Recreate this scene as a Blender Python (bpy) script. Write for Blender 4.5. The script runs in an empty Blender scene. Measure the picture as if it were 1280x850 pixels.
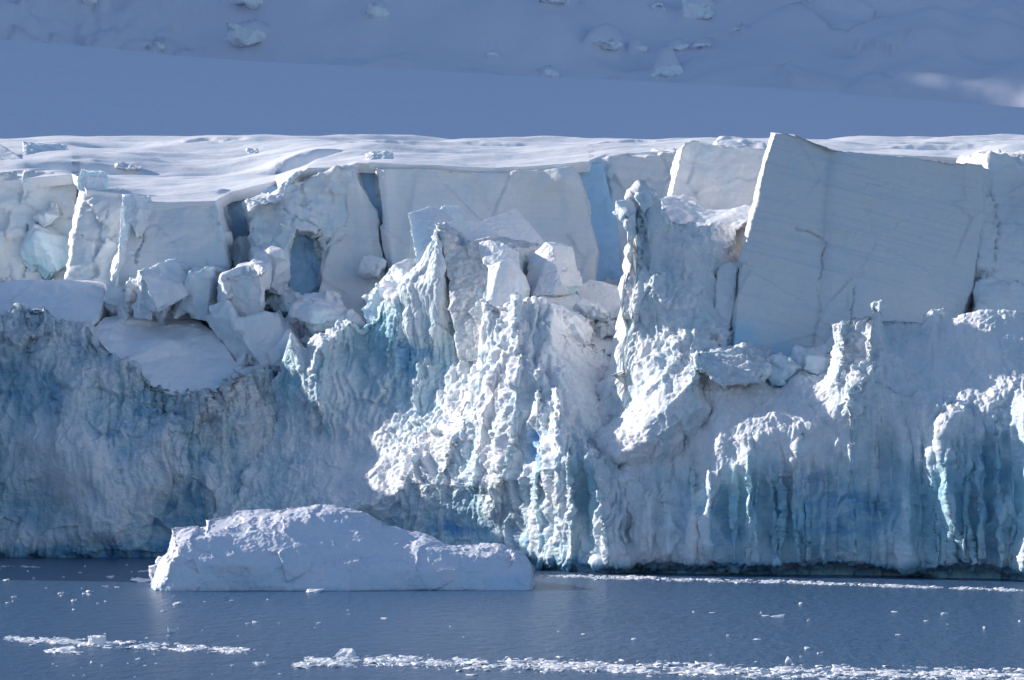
import bpy, bmesh, math, random
import numpy as np
from mathutils import Vector

R = math.radians
# ------------------------------------------------------------------ camera, sky, sun, exposure
CAM_H = 19.5          # height of the ship's deck above the sea
HOR = 520.0           # horizon row of the photograph (1280x850)
F = 3630.0            # focal length in photo pixels
SUN_EL, SUN_BACK = 23.5, 20.0   # elevation; how far behind the picture plane (sun stands on the left)

scene = bpy.context.scene
cd = bpy.data.cameras.new('camera')
cam = bpy.data.objects.new('camera', cd)
scene.collection.objects.link(cam)
cam.location = (0, 0, CAM_H)
cam.rotation_euler = (R(90), 0, 0)
cd.sensor_width = 36.0
cd.lens = 36.0 * F / 1280.0
cd.shift_y = (HOR - 425.0) / 1280.0
cd.clip_start = 1.0
cd.clip_end = 40000.0
scene.camera = cam

world = bpy.data.worlds.new('World')
scene.world = world
world.use_nodes = True
wn = world.node_tree
for n in list(wn.nodes):
    wn.nodes.remove(n)
sky = wn.nodes.new('ShaderNodeTexSky')
sky.sky_type = 'NISHITA'
sky.sun_disc = False
sky.sun_elevation = R(SUN_EL)
sky.sun_rotation = R(-90 + SUN_BACK)
sky.air_density = 1.0
sky.dust_density = 0.3
sky.ozone_density = 4.0
bg = wn.nodes.new('ShaderNodeBackground')
bg.inputs['Strength'].default_value = 0.12
wo = wn.nodes.new('ShaderNodeOutputWorld')
wn.links.new(sky.outputs[0], bg.inputs[0])
wn.links.new(bg.outputs[0], wo.inputs[0])

SUN = Vector((-math.cos(R(SUN_EL)) * math.cos(R(SUN_BACK)),
              math.cos(R(SUN_EL)) * math.sin(R(SUN_BACK)),
              math.sin(R(SUN_EL))))
sl = bpy.data.lights.new('sun', 'SUN')
sl.energy = 5.0
sl.angle = R(0.5)
sl.color = (1.0, 0.93, 0.84)
so = bpy.data.objects.new('sun', sl)
scene.collection.objects.link(so)
so.rotation_euler = SUN.to_track_quat('Z', 'Y').to_euler()
so.location = (-60, 20, 120)

scene.view_settings.view_transform = 'Standard'
scene.view_settings.look = 'None'
scene.view_settings.gamma = 1.0
scene.view_settings.exposure = 0.30
scene.cycles.use_denoising = True
scene.cycles.max_bounces = 6
scene.cycles.diffuse_bounces = 3
scene.cycles.glossy_bounces = 3
scene.cycles.caustics_reflective = False
scene.cycles.caustics_refractive = False

# ------------------------------------------------------------------ maths helpers
def P(a, py, Y):
    """photo pixel (a, py) at distance Y -> world x, y, z (arrays allowed)"""
    a = np.asarray(a, float); py = np.asarray(py, float); Y = np.asarray(Y, float)
    return np.stack(np.broadcast_arrays((a - 640.0) / F * Y, Y, CAM_H + (HOR - py) / F * Y), -1)

def zrow(z, Y):
    return HOR - (z - CAM_H) * F / Y

def _h(ix, iy, iz, s):
    h = (ix * 374761393 + iy * 668265263 + iz * 2147483647 + s * 1274126177) & 0xFFFFFFFF
    h = ((h ^ (h >> 13)) * 1274126177) & 0xFFFFFFFF
    h = ((h ^ (h >> 16)) * 2246822519) & 0xFFFFFFFF
    return h ^ (h >> 15)

def noise(p, s=0):
    """gradient noise, about -1..1"""
    i = np.floor(p).astype(np.int64)
    f = p - i
    u = f * f * f * (f * (f * 6 - 15) + 10)
    out = np.zeros(p.shape[:-1])
    for dx in (0, 1):
        wx = u[..., 0] if dx else 1 - u[..., 0]
        for dy in (0, 1):
            wy = u[..., 1] if dy else 1 - u[..., 1]
            for dz in (0, 1):
                wz = u[..., 2] if dz else 1 - u[..., 2]
                h = _h(i[..., 0] + dx, i[..., 1] + dy, i[..., 2] + dz, s)
                gx = (h & 1023) / 511.5 - 1; gy = ((h >> 10) & 1023) / 511.5 - 1; gz = ((h >> 20) & 1023) / 511.5 - 1
                out += wx * wy * wz * (gx * (f[..., 0] - dx) + gy * (f[..., 1] - dy) + gz * (f[..., 2] - dz))
    return out * 1.35

def fbm(p, o=4, s=0, g=0.5, l=2.03):
    a, t = 1.0, 0
    for k in range(o):
        t = t + a * noise(p, s + k * 17); p = p * l + 13.7; a *= g
    return t

def billow(p, o=3, s=0, g=0.5):
    a, t = 1.0, 0
    for k in range(o):
        t = t + a * (np.abs(noise(p, s + k * 31)) * 2.0 - 0.6); p = p * 2.1 + 5.3; a *= g
    return t

def ridged(p, o=3, s=0, g=0.5):
    a, t = 1.0, 0
    for k in range(o):
        t = t + a * (0.5 - np.abs(noise(p, s + k * 23)) * 1.8); p = p * 2.1 + 9.1; a *= g
    return t

def worley(p, s=0, tilt=False):
    """distance to the nearest and second nearest cell point, and a random value of the nearest cell"""
    i = np.floor(p).astype(np.int64); f = p - i
    d1 = np.full(p.shape[:-1], 9.0); d2 = d1.copy(); v = np.zeros(p.shape[:-1])
    tl = np.zeros(p.shape[:-1])
    for dx in (-1, 0, 1):
        for dy in (-1, 0, 1):
            for dz in (-1, 0, 1):
                h = _h(i[..., 0] + dx, i[..., 1] + dy, i[..., 2] + dz, s)
                q = np.stack([(h & 1023) / 1023 + dx, ((h >> 10) & 1023) / 1023 + dy, ((h >> 20) & 1023) / 1023 + dz], -1) - f
                d = np.sqrt((q * q).sum(-1))
                nn = d < d1
                d2 = np.where(nn, d1, np.minimum(d2, d)); v = np.where(nn, ((h >> 7) & 255) / 255.0, v); d1 = np.where(nn, d, d1)
                if tilt:
                    g = _h(i[..., 0] + dx, i[..., 1] + dy, i[..., 2] + dz, s + 9)
                    t = ((g & 255) / 127.5 - 1) * q[..., 0] + (((g >> 8) & 255) / 127.5 - 1) * q[..., 1] + (((g >> 16) & 255) / 127.5 - 1) * q[..., 2]
                    tl = np.where(nn, t, tl)
    if tilt: return d1, d2, v, tl
    return d1, d2, v

def sstep(a, b, x):
    t = np.clip((x - a) / (b - a), 0, 1)
    return t * t * (3 - 2 * t)

# ------------------------------------------------------------------ materials
def mat_new(name):
    m = bpy.data.materials.new(name); m.use_nodes = True
    nt = m.node_tree
    for n in list(nt.nodes): nt.nodes.remove(n)
    out = nt.nodes.new('ShaderNodeOutputMaterial')
    b = nt.nodes.new('ShaderNodeBsdfPrincipled')
    nt.links.new(b.outputs[0], out.inputs[0])
    return m, nt, b

def node(nt, typ, **kw):
    n = nt.nodes.new(typ)
    for k, v in kw.items():
        if k in n.inputs: n.inputs[k].default_value = v
        else: setattr(n, k, v)
    return n

def mathn(nt, op, a, b=0.0, clamp=False):
    n = nt.nodes.new('ShaderNodeMath'); n.operation = op; n.use_clamp = clamp
    for i, v in enumerate((a, b)):
        if isinstance(v, (int, float)): n.inputs[i].default_value = v
        else: nt.links.new(v, n.inputs[i])
    return n.outputs[0]

def ramp(nt, fac, stops):
    n = nt.nodes.new('ShaderNodeValToRGB')
    e = n.color_ramp.elements
    while len(e) < len(stops): e.new(0.5)
    for k, (p_, c) in enumerate(stops):
        e[k].position = p_; e[k].color = (*c, 1) if len(c) == 3 else c
    nt.links.new(fac, n.inputs[0])
    return n.outputs[0]

def mixc(nt, fac, a, b):
    n = nt.nodes.new('ShaderNodeMix'); n.data_type = 'RGBA'
    if isinstance(fac, (int, float)): n.inputs[0].default_value = fac
    else: nt.links.new(fac, n.inputs[0])
    for i, v in ((6, a), (7, b)):
        if isinstance(v, tuple): n.inputs[i].default_value = (*v, 1)
        else: nt.links.new(v, n.inputs[i])
    return n.outputs[2]

SNOW = (0.88, 0.865, 0.895)
def ice_material(name, snow=SNOW, ice=(0.50, 0.74, 0.87), deep=(0.20, 0.52, 0.86), base_blue=0.0, bump=0.5, layers=0.0, fine=1.0, dip=4.0, sss=0.0):
    m, nt, b = mat_new(name)
    geo = node(nt, 'ShaderNodeNewGeometry')
    pos = geo.outputs['Position']
    at = node(nt, 'ShaderNodeAttribute', attribute_name='ice')       # rgb = bare ice, deep ice, grit
    sep = node(nt, 'ShaderNodeSeparateColor'); nt.links.new(at.outputs['Color'], sep.inputs[0])
    n1 = node(nt, 'ShaderNodeTexNoise', Scale=0.35, Detail=6.0, Roughness=0.62)
    mp = node(nt, 'ShaderNodeMapping'); mp.inputs['Scale'].default_value = (1, 1, 0.35)
    nt.links.new(pos, mp.inputs[0]); nt.links.new(mp.outputs[0], n1.inputs['Vector'])
    t = mathn(nt, 'ADD', mathn(nt, 'MULTIPLY', mathn(nt, 'SUBTRACT', n1.outputs[0], 0.47), 1.6), mathn(nt, 'ADD', sep.outputs[0], base_blue), True)
    c = mixc(nt, t, snow, ice)
    n2 = node(nt, 'ShaderNodeTexNoise', Scale=1.0, Detail=5.0, Roughness=0.62)
    mp3 = node(nt, 'ShaderNodeMapping'); mp3.inputs['Scale'].default_value = (0.28, 0.28, 0.85); mp3.inputs['Rotation'].default_value = (0, R(6), 0)
    nt.links.new(pos, mp3.inputs[0]); nt.links.new(mp3.outputs[0], n2.inputs['Vector'])
    t2 = mathn(nt, 'MULTIPLY', sep.outputs[1], mathn(nt, 'ADD', mathn(nt, 'MULTIPLY', mathn(nt, 'SUBTRACT', n2.outputs[0], 0.52), 6.0), sep.outputs[1], True), True)
    c = mixc(nt, t2, c, deep)
    n3 = node(nt, 'ShaderNodeTexNoise', Scale=1.7, Detail=6.0, Roughness=0.7)
    nt.links.new(pos, n3.inputs['Vector'])
    t3 = mathn(nt, 'MULTIPLY', sep.outputs[2], mathn(nt, 'MULTIPLY', mathn(nt, 'SUBTRACT', n3.outputs[0], 0.34), 3.4, True), True)
    c = mixc(nt, t3, c, (0.34, 0.33, 0.30))
    if layers:
        mp2 = node(nt, 'ShaderNodeMapping'); mp2.inputs['Scale'].default_value = (0.05, 0.05, 2.2)
        mr = node(nt, 'ShaderNodeMapping'); mr.inputs['Rotation'].default_value = (0, R(-dip), 0)
        nt.links.new(pos, mr.inputs[0]); nt.links.new(mr.outputs[0], mp2.inputs[0])
        n4 = node(nt, 'ShaderNodeTexNoise', Scale=1.0, Detail=5.0, Roughness=0.6); nt.links.new(mp2.outputs[0], n4.inputs['Vector'])
        t4 = mathn(nt, 'MULTIPLY', mathn(nt, 'SUBTRACT', n4.outputs[0], 0.5), layers * 2, True)
        c = mixc(nt, t4, c, (0.50, 0.60, 0.70))
    nt.links.new(c, b.inputs['Base Color'])
    b.inputs['Roughness'].default_value = 0.5
    b.inputs['Specular IOR Level'].default_value = 0.4
    if sss:
        b.inputs['Subsurface Weight'].default_value = sss
        b.inputs['Subsurface Radius'].default_value = (0.25, 0.65, 1.0)
        b.inputs['Subsurface Scale'].default_value = 0.8
    # fine relief
    nb = node(nt, 'ShaderNodeTexNoise', Scale=3.2 * fine, Detail=8.0, Roughness=0.68)
    nt.links.new(pos, nb.inputs['Vector'])
    bp = node(nt, 'ShaderNodeBump', Strength=bump, Distance=0.25)
    nt.links.new(nb.outputs[0], bp.inputs['Height'])
    if layers:
        bp2 = node(nt, 'ShaderNodeBump', Strength=0.35, Distance=0.12)
        nt.links.new(n4.outputs[0], bp2.inputs['Height']); nt.links.new(bp.outputs[0], bp2.inputs['Normal'])
        nt.links.new(bp2.outputs[0], b.inputs['Normal'])
    else:
        nt.links.new(bp.outputs[0], b.inputs['Normal'])
    return m

M_CLIFF = ice_material('weathered_glacier_ice', ice=(0.36, 0.60, 0.71), deep=(0.07, 0.33, 0.66), bump=0.7, sss=0.2)
M_WALL = ice_material('layered_firn', snow=(0.86, 0.845, 0.85), base_blue=-0.05, bump=0.4, layers=0.55, fine=0.7)
M_SLAB = ice_material('layered_slab_ice', base_blue=-0.12, bump=0.3, snow=(0.80, 0.78, 0.785), layers=1.0, fine=0.8, dip=13.0)
M_CREVASSE_GLOW = ice_material('crevasse_ice_painted_glow', snow=(0.46, 0.68, 0.88), ice=(0.34, 0.60, 0.86), deep=(0.22, 0.50, 0.84), bump=0.4)  # brighter blue base colour stands in for light passing through the ice
M_SNOW = ice_material('wind_packed_snow', bump=0.25, fine=0.6)
M_BLOCK = ice_material('broken_glacier_ice', base_blue=0.06, bump=0.5, sss=0.25)
M_BERG = ice_material('iceberg_snow', snow=(0.84, 0.82, 0.90), bump=0.45)
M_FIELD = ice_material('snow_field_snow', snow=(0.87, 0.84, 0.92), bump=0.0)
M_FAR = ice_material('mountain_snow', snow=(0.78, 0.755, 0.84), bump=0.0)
M_FAR_ICE = ice_material('far_block_ice', snow=(0.93, 0.93, 0.95), bump=0.0)
M_FLOE = ice_material('sea_ice', bump=0.4)

# ------------------------------------------------------------------ mesh helpers
def mesh_np(name, V, Q, mat, attr=None, parent=None, smooth=True):
    me = bpy.data.meshes.new(name)
    V = np.asarray(V, np.float32); Q = np.asarray(Q, np.int32)
    k = Q.shape[1]
    me.vertices.add(len(V)); me.vertices.foreach_set('co', V.ravel())
    me.loops.add(Q.size); me.loops.foreach_set('vertex_index', Q.ravel())
    me.polygons.add(len(Q)); me.polygons.foreach_set('loop_start', np.arange(0, Q.size, k, dtype=np.int32))
    me.polygons.foreach_set('loop_total', np.full(len(Q), k, np.int32))
    me.polygons.foreach_set('use_smooth', np.full(len(Q), smooth, bool))
    me.update(calc_edges=True)
    if attr is not None:
        ca = me.color_attributes.new('ice', 'FLOAT_COLOR', 'POINT')
        C4 = np.ones((len(V), 4), np.float32); C4[:, :3] = attr
        ca.data.foreach_set('color', C4.ravel())
    me.materials.append(mat)
    o = bpy.data.objects.new(name, me)
    scene.collection.objects.link(o)
    if parent: o.parent = parent
    return o

def tag(o, label=None, cat=None, group=None, kind=None):
    if label: o['label'] = label
    if cat: o['category'] = cat
    if group: o['group'] = group
    if kind: o['kind'] = kind
    return o

def grid_faces(nr, nc):
    i = np.arange(nr - 1)[:, None] * nc + np.arange(nc - 1)[None]
    return np.stack([i, i + 1, i + nc + 1, i + nc], -1).reshape(-1, 4)

def grid_normals(G):
    du = np.gradient(G, axis=1); dv = np.gradient(G, axis=0)
    n = np.cross(du, dv)
    return n / np.maximum(np.linalg.norm(n, axis=-1, keepdims=True), 1e-9)

def row_eval(row, a):
    """row: list of (a, py, Y) or ('z', z, [(a, Y)...])"""
    if row[0] == 'z':
        t = row[2]; Y = np.interp(a, [q[0] for q in t], [q[1] for q in t])
        return zrow(row[1], Y), Y
    return (np.interp(a, [q[0] for q in row], [q[1] for q in row]), np.interp(a, [q[0] for q in row], [q[2] for q in row]))

def poly_dist(a, py, pts):
    """distance to a polyline in photo pixels and the side (negative = left)"""
    best = np.full(a.shape, 1e9); side = np.zeros(a.shape)
    for (x0, y0), (x1, y1) in zip(pts[:-1], pts[1:]):
        dx, dy = x1 - x0, y1 - y0
        t = np.clip(((a - x0) * dx + (py - y0) * dy) / (dx * dx + dy * dy), 0, 1)
        ex, ey = a - (x0 + t * dx), py - (y0 + t * dy)
        d = np.hypot(ex, ey)
        nn = d < best
        best = np.where(nn, d, best); side = np.where(nn, ex + 1e-6, side)
    return best, side

def apply_feats(a, py, Y, feats):
    for f in feats:
        if f[0] == 'g':
            _, ca, cp, ra, rp, amp = f
            Y = Y + amp * np.exp(-((a - ca) / ra) ** 2 - ((py - cp) / rp) ** 2)
        elif f[0] == 'r':
            _, pts, amp, wl, wr = f
            d, s = poly_dist(a, py, pts)
            w = np.where(s < 0, wl, wr)
            Y = Y + amp * np.exp(-(d / w) ** 1.3)
    return Y

def mask_eval(a, py, base, blobs):
    m = np.full(a.shape, float(base))
    for (ca, cp, ra, rp, v) in blobs:
        w = np.exp(-((a - ca) / ra) ** 2 - ((py - cp) / rp) ** 2)
        m = m + (v - m) * w
    return m

STEP = 0.13
def relief(name, rows, feats=(), rough=(1.0, []), flute=(0.0, []), blue=(0.25, []), deep=(0.0, []), grit=(0.0, []),
           close=(14, 14), close_d=14.0, cap=(22.0, 4.0), mat=None, seed=0, big=1.0, jag=0.0, parent=None, step=None, chunk=0.5, wet_shade_amt=1.0, grainy=1.0):
    st = step or STEP
    a0, a1 = rows[-1][0][0], rows[-1][-1][0]
    Ym = rows[-1][0][2]
    nc = int((a1 - a0) / F * Ym / st)
    a = np.linspace(a0, a1, nc)
    K = [row_eval(r, a) for r in rows]
    KP = np.stack([k[0] for k in K]); KY = np.stack([k[1] for k in K])
    # jagged rim
    if jag:
        q = np.stack([a * 0.09, a * 0, a * 0 + seed], -1)
        KP[-1] -= jag * (ridged(q, 4, seed) * 1.0)
    L = np.zeros(len(rows))
    for j in range(1, len(rows)):
        d = np.hypot((KP[j] - KP[j - 1]) / F * 400, KY[j] - KY[j - 1])
        L[j] = L[j - 1] + max(np.percentile(d, 80), st * 3)
    nr = int(L[-1] / st)
    t = np.linspace(0, L[-1], nr)
    j = np.clip(np.searchsorted(L, t, side='right') - 1, 0, len(rows) - 2)
    w = ((t - L[j]) / (L[j + 1] - L[j]))[:, None]
    py = KP[j] * (1 - w) + KP[j + 1] * w
    Y = KY[j] * (1 - w) + KY[j + 1] * w
    # soften the loft's creases a little
    ker = np.hanning(13); ker /= ker.sum()
    Ys = np.apply_along_axis(lambda v: np.convolve(np.pad(v, 6, 'edge'), ker, 'valid'), 0, Y)
    Ys = np.apply_along_axis(lambda v: np.convolve(np.pad(v, 6, 'edge'), ker, 'valid'), 1, Ys)
    Y = Ys
    A = np.broadcast_to(a, py.shape).copy()
    Y = apply_feats(A, py, Y, feats)
    e = np.zeros_like(a)
    if close[0]: e = e + (1 - sstep(0, close[0], a - a0)) ** 1.5
    if close[1]: e = e + (1 - sstep(0, close[1], a1 - a)) ** 1.5
    Y = Y + e[None] * close_d
    G = P(A, py, Y)
    # cap: the top goes back from the rim
    nb = int(cap[0] / (st * 2.5))
    s = (np.arange(1, nb + 1) / nb)[:, None]
    top = G[-1][None]
    capG = np.repeat(top, nb, 0).copy()
    capG[..., 1] += s * cap[0]
    capG[..., 2] -= (s ** 1.3) * cap[1]
    capG[..., 0] *= capG[..., 1] / top[..., 1]
    G = np.concatenate([G, capG], 0)
    A = np.concatenate([A, np.repeat(A[-1:], nb, 0)], 0)
    PY = np.concatenate([py, np.repeat(py[-1:], nb, 0)], 0)
    N = grid_normals(G)
    rg = mask_eval(A, PY, rough[0], rough[1]); fl = mask_eval(A, PY, flute[0], flute[1])
    disp = big * fbm(G / 11.0, 3, seed) * 1.3
    warp = np.stack([fbm(G / 4.0, 2, seed + 5), fbm(G / 4.0, 2, seed + 6), fbm(G / 4.0, 2, seed + 7)], -1)
    Gw = G + warp * 0.9
    fl_p = Gw * np.array([1 / 1.5, 1 / 5.0, 1 / 13.0])
    d_fl = -ridged(fl_p, 3, seed + 40) * 0.9
    d_l = 0.60 * billow(Gw / np.array([2.8, 3.2, 5.5]), 3, seed + 50, 0.55) + 0.28 * fbm(Gw / np.array([1.5, 1.8, 3.0]), 3, seed + 55, 0.6) + 0.18 * billow(Gw / np.array([0.7, 0.9, 1.2]), 3, seed + 60, 0.55)
    Gc = G + warp * 0.35
    d1, d2, v, tl = worley(Gc / 5.0 * np.array([1, 1, 0.8]), seed + 70, True)
    d_c = (v - 0.5) * 1.5 + tl * 2.2
    d1, d2, v, tl = worley(Gc / 1.7 * np.array([1, 1, 0.7]), seed + 71, True)
    d_c = d_c + (v - 0.5) * 0.5 + tl * 0.8
    d1, d2, v, tl = worley(Gc / np.array([0.8, 0.8, 1.3]), seed + 72, True)
    d_c = d_c + (v - 0.5) * 0.22 + tl * 0.5
    grain = 0.14 * billow(G / 0.48, 2, seed + 80) + 0.35 * fl * (-ridged(Gw * np.array([1 / 0.55, 1 / 2.0, 1 / 5.0]), 2, seed + 41))
    disp = disp + fl * d_fl + rg * d_l + chunk * rg * d_c + grainy * grain * (0.4 + 0.6 * rg)
    # a bit more toward the camera than upward keeps the outline
    D = N * disp[..., None]
    D[..., 1] += -0.25 * np.abs(disp) * 0
    G = G + D
    # bare-ice tint: bare hollows and fluted faces; hollows' scattered blue light is painted in too
    cav = -disp
    b = mask_eval(A, PY, blue[0], blue[1]) + 0.26 * np.clip(cav, -1.2, 1.2)
    dp = mask_eval(A, PY, deep[0], deep[1]) * sstep(-0.2, 1.0, cav + 0.3)
    gr = mask_eval(A, PY, grit[0], grit[1])
    N2 = grid_normals(G)
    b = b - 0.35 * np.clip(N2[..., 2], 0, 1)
    wet_shade = 1 - sstep(0.5, 2.2, G[..., 2] + fbm(G / 3.0, 3, seed + 90) * 0.8)  # damp band; the undercut's darkness is put into this colour as well
    b = b + 0.9 * wet_shade * wet_shade_amt; dp = dp + 0.5 * wet_shade * wet_shade_amt
    at = np.stack([np.clip(b, 0, 1), np.clip(dp, 0, 1), np.clip(gr, 0, 1)], -1).reshape(-1, 3)
    nr2, nc2 = G.shape[:2]
    return mesh_np(name, G.reshape(-1, 3), grid_faces(nr2, nc2), mat or M_CLIFF, at, parent)

def solid(name, front, back=(0, 12, 0), mat=None, vox=0.3, amp=0.25, scale=3.0, fine=0.06, blue=0.1, deep=0.0, grit=0.0, seed=0, parent=None,
          facet=0.0, feats=(), cuts=(), spots=()):
    """closed solid: a traced front polygon (a, py, Y[, da, dpy, dY]) with a bevel ring and a back ring, voxel remeshed and weathered"""
    bm = bmesh.new()
    f1 = [Vector(P(q[0], q[1], q[2])) for q in front]
    f2 = [Vector(P(q[0] + q[3], q[1] + q[4], q[2] + q[5])) if len(q) > 3 else None for q in front]
    f2 = [b if b is not None else a + Vector((0, 0.02, 0)) for a, b in zip(f1, f2)]
    bk = Vector(back)
    f3 = [v + bk for v in f2]
    rings = [[bm.verts.new(v) for v in rr] for rr in (f1, f2, f3)]
    n = len(front)
    cf = bm.verts.new(sum(f1, Vector()) / n)
    if n > 8 or True:
        bm.verts.remove(cf)
    bm.faces.new(rings[0]); bm.faces.new(list(reversed(rings[2])))
    for r0, r1 in ((0, 1), (1, 2)):
        for i in range(n):
            bm.faces.new([rings[r0][(i + 1) % n], rings[r0][i], rings[r1][i], rings[r1][(i + 1) % n]])
    bmesh.ops.triangulate(bm, faces=bm.faces[:])
    bmesh.ops.recalc_face_normals(bm, faces=bm.faces[:])
    return finish(name, bm, mat, vox, amp, scale, fine, blue, deep, grit, seed, parent, facet, feats, cuts, spots)

def finish(name, bm, mat, vox, amp, scale, fine, blue, deep, grit, seed, parent, facet, feats=(), cuts=(), spots=()):
    me = bpy.data.meshes.new(name); bm.to_mesh(me); bm.free()
    tmp = bpy.data.objects.new(name, me); scene.collection.objects.link(tmp)
    md = tmp.modifiers.new('r', 'REMESH'); md.mode = 'VOXEL'; md.voxel_size = vox
    bpy.context.view_layer.update()
    dg = bpy.context.evaluated_depsgraph_get()
    m2 = bpy.data.meshes.new_from_object(tmp.evaluated_get(dg), depsgraph=dg)
    bpy.data.objects.remove(tmp); bpy.data.meshes.remove(me)
    n = len(m2.vertices)
    V = np.empty(n * 3, np.float32); m2.vertices.foreach_get('co', V); V = V.reshape(-1, 3).astype(float)
    m2.update()
    Nn = np.empty(n * 3, np.float32); m2.vertices.foreach_get('normal', Nn); Nn = Nn.reshape(-1, 3).astype(float)
    # drop the low-frequency warp sideways too, so straight edges wander
    wv = np.stack([fbm(V / scale / 1.6, 3, seed + 1), fbm(V / scale / 1.6, 3, seed + 2), fbm(V / scale / 1.6, 3, seed + 3)], -1)
    V = V + wv * amp * 0.9
    disp = amp * 0.7 * billow(V / scale, 3, seed + 9) + fine * billow(V / 0.7, 3, seed + 11)
    if facet:
        Vw = V + wv * 0.3
        d1, d2, v, tl = worley(Vw / (scale * 1.3), seed + 12, True)
        disp = disp + facet * ((v - 0.5) + 1.6 * tl)
        d1, d2, v, tl = worley(Vw / (scale * 0.4), seed + 13, True)
        disp = disp + facet * 0.16 * ((v - 0.5) + 1.6 * tl)
    disp = disp + fine * 0.6 * billow(V / 0.35, 2, seed + 15)
    V = V + Nn * disp[:, None]
    crack = np.zeros(n)
    spot = np.zeros(n)
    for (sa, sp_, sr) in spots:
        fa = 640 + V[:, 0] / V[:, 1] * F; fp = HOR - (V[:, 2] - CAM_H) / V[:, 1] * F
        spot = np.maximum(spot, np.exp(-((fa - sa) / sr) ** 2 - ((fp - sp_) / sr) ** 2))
    if len(feats) or len(cuts):
        # relief and cracks traced on the side that faces the sea
        fa = 640 + V[:, 0] / V[:, 1] * F; fp = HOR - (V[:, 2] - CAM_H) / V[:, 1] * F
        face = sstep(0.2, 0.6, -Nn[:, 1])
        V[:, 1] = V[:, 1] + face * apply_feats(fa, fp, np.zeros(n), feats)
        wob = fbm(V / 2.5, 3, seed + 21) * 5
        wvar = 0.55 + 0.6 * np.clip(fbm(V / 3.0, 2, seed + 22) + 0.4, 0, 1.2)
        for pts, wd, dp in cuts:
            d, sd_ = poly_dist(fa + wob, fp + wob, pts)
            c = np.exp(-(d / (wd * 0.55 * wvar)) ** 2) * face
            V[:, 1] = V[:, 1] + dp * 0.8 * c
            crack = np.maximum(crack, c)
    m2.vertices.foreach_set('co', V.astype(np.float32).ravel())
    m2.polygons.foreach_set('use_smooth', np.ones(len(m2.polygons), bool))
    ca = m2.color_attributes.new('ice', 'FLOAT_COLOR', 'POINT')
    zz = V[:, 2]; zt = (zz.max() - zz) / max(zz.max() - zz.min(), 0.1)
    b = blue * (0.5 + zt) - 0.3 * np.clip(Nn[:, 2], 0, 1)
    C4 = np.ones((n, 4), np.float32)
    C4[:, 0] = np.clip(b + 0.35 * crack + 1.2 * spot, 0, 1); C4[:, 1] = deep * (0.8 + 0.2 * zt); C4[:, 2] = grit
    ca.data.foreach_set('color', C4.ravel())
    m2.name = name
    m2.materials.clear(); m2.materials.append(mat or M_WALL)
    m2.update()
    o = bpy.data.objects.new(name, m2); scene.collection.objects.link(o)
    if parent: o.parent = parent
    return o

def boulder(name, a, py, w, h, Y, seed, depth=None, rot=0.0, n=16, vox=None, **kw):
    """angular block: hull of random points, w x h photo pixels, weathered"""
    rnd = random.Random(seed)
    c = Vector(P(a, py, Y)); sx = w / F * Y / 2; sz = h / F * Y / 2; sy = depth or (sx + sz) / 2
    bm = bmesh.new()
    from mathutils import Euler
    e = Euler((rnd.uniform(-0.5, 0.5), rnd.uniform(-0.35, 0.35), rnd.uniform(-0.8, 0.8))).to_matrix()
    cor = [(i_, j_, k_) for i_ in (-1, 1) for j_ in (-1, 1) for k_ in (-1, 1)] + [(0, 0, 0)] * max(0, n - 20)
    for (i_, j_, k_) in cor:
        v = e @ Vector((i_ * rnd.uniform(0.25, 0.95), j_ * rnd.uniform(0.25, 0.9), k_ * rnd.uniform(0.3, 1.0)))
        x, y, z = v.x * sx, v.y * sy, v.z * sz
        bm.verts.new((c.x + x * math.cos(rot) - z * math.sin(rot), c.y + y, c.z + x * math.sin(rot) + z * math.cos(rot)))
    r = bmesh.ops.convex_hull(bm, input=bm.verts[:])
    junk = [g for g in r['geom_interior'] if isinstance(g, bmesh.types.BMVert)] + [g for g in r['geom_unused'] if isinstance(g, bmesh.types.BMVert)]
    bmesh.ops.delete(bm, geom=list(set(junk)), context='VERTS')
    bmesh.ops.recalc_face_normals(bm, faces=bm.faces[:])
    s = min(sx, sz)
    return finish(name, bm, kw.get('mat', M_BLOCK), vox or max(0.12, min(0.25, s / 8)), kw.get('amp', min(0.35, s * 0.10)), kw.get('scale', max(1.0, s * 0.9)),
                  kw.get('fine', 0.04), kw.get('blue', 0.15), kw.get('deep', 0.0), kw.get('grit', 0.0), seed, None, kw.get('facet', 0.0), kw.get('feats', ()), kw.get('cuts', ()))

# ------------------------------------------------------------------ the sea
def sea():
    m, nt, b = mat_new('sea_water')
    geo = node(nt, 'ShaderNodeNewGeometry')
    b.inputs['Base Color'].default_value = (0.055, 0.118, 0.225, 1)
    b.inputs['Roughness'].default_value = 0.22
    b.inputs['IOR'].default_value = 1.33
    mp = node(nt, 'ShaderNodeMapping'); mp.inputs['Scale'].default_value = (0.75, 0.28, 1); mp.inputs['Rotation'].default_value = (0, 0, R(8))
    nt.links.new(geo.outputs['Position'], mp.inputs[0])
    n1 = node(nt, 'ShaderNodeTexNoise', Scale=1.0, Detail=6.0, Roughness=0.68)
    nt.links.new(mp.outputs[0], n1.inputs['Vector'])
    bp = node(nt, 'ShaderNodeBump', Strength=1.0, Distance=1.1)
    nt.links.new(n1.outputs[0], bp.inputs['Height'])
    n2 = node(nt, 'ShaderNodeTexNoise', Scale=0.06, Detail=3.0, Roughness=0.5)
    nt.links.new(mp.outputs[0], n2.inputs['Vector'])
    nt.links.new(mathn(nt, 'ADD', 0.3, mathn(nt, 'MULTIPLY', n2.outputs[0], 1.1), True), bp.inputs['Strength'])
    nt.links.new(bp.outputs[0], b.inputs['Normal'])
    V = [(-4280, -50, 0), (1480, -50, 0), (1480, 5280, 0), (-4280, 5280, 0)]
    o = mesh_np('sea', V, [(0, 1, 2, 3)], m)
    tag(o, kind='structure')
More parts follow.
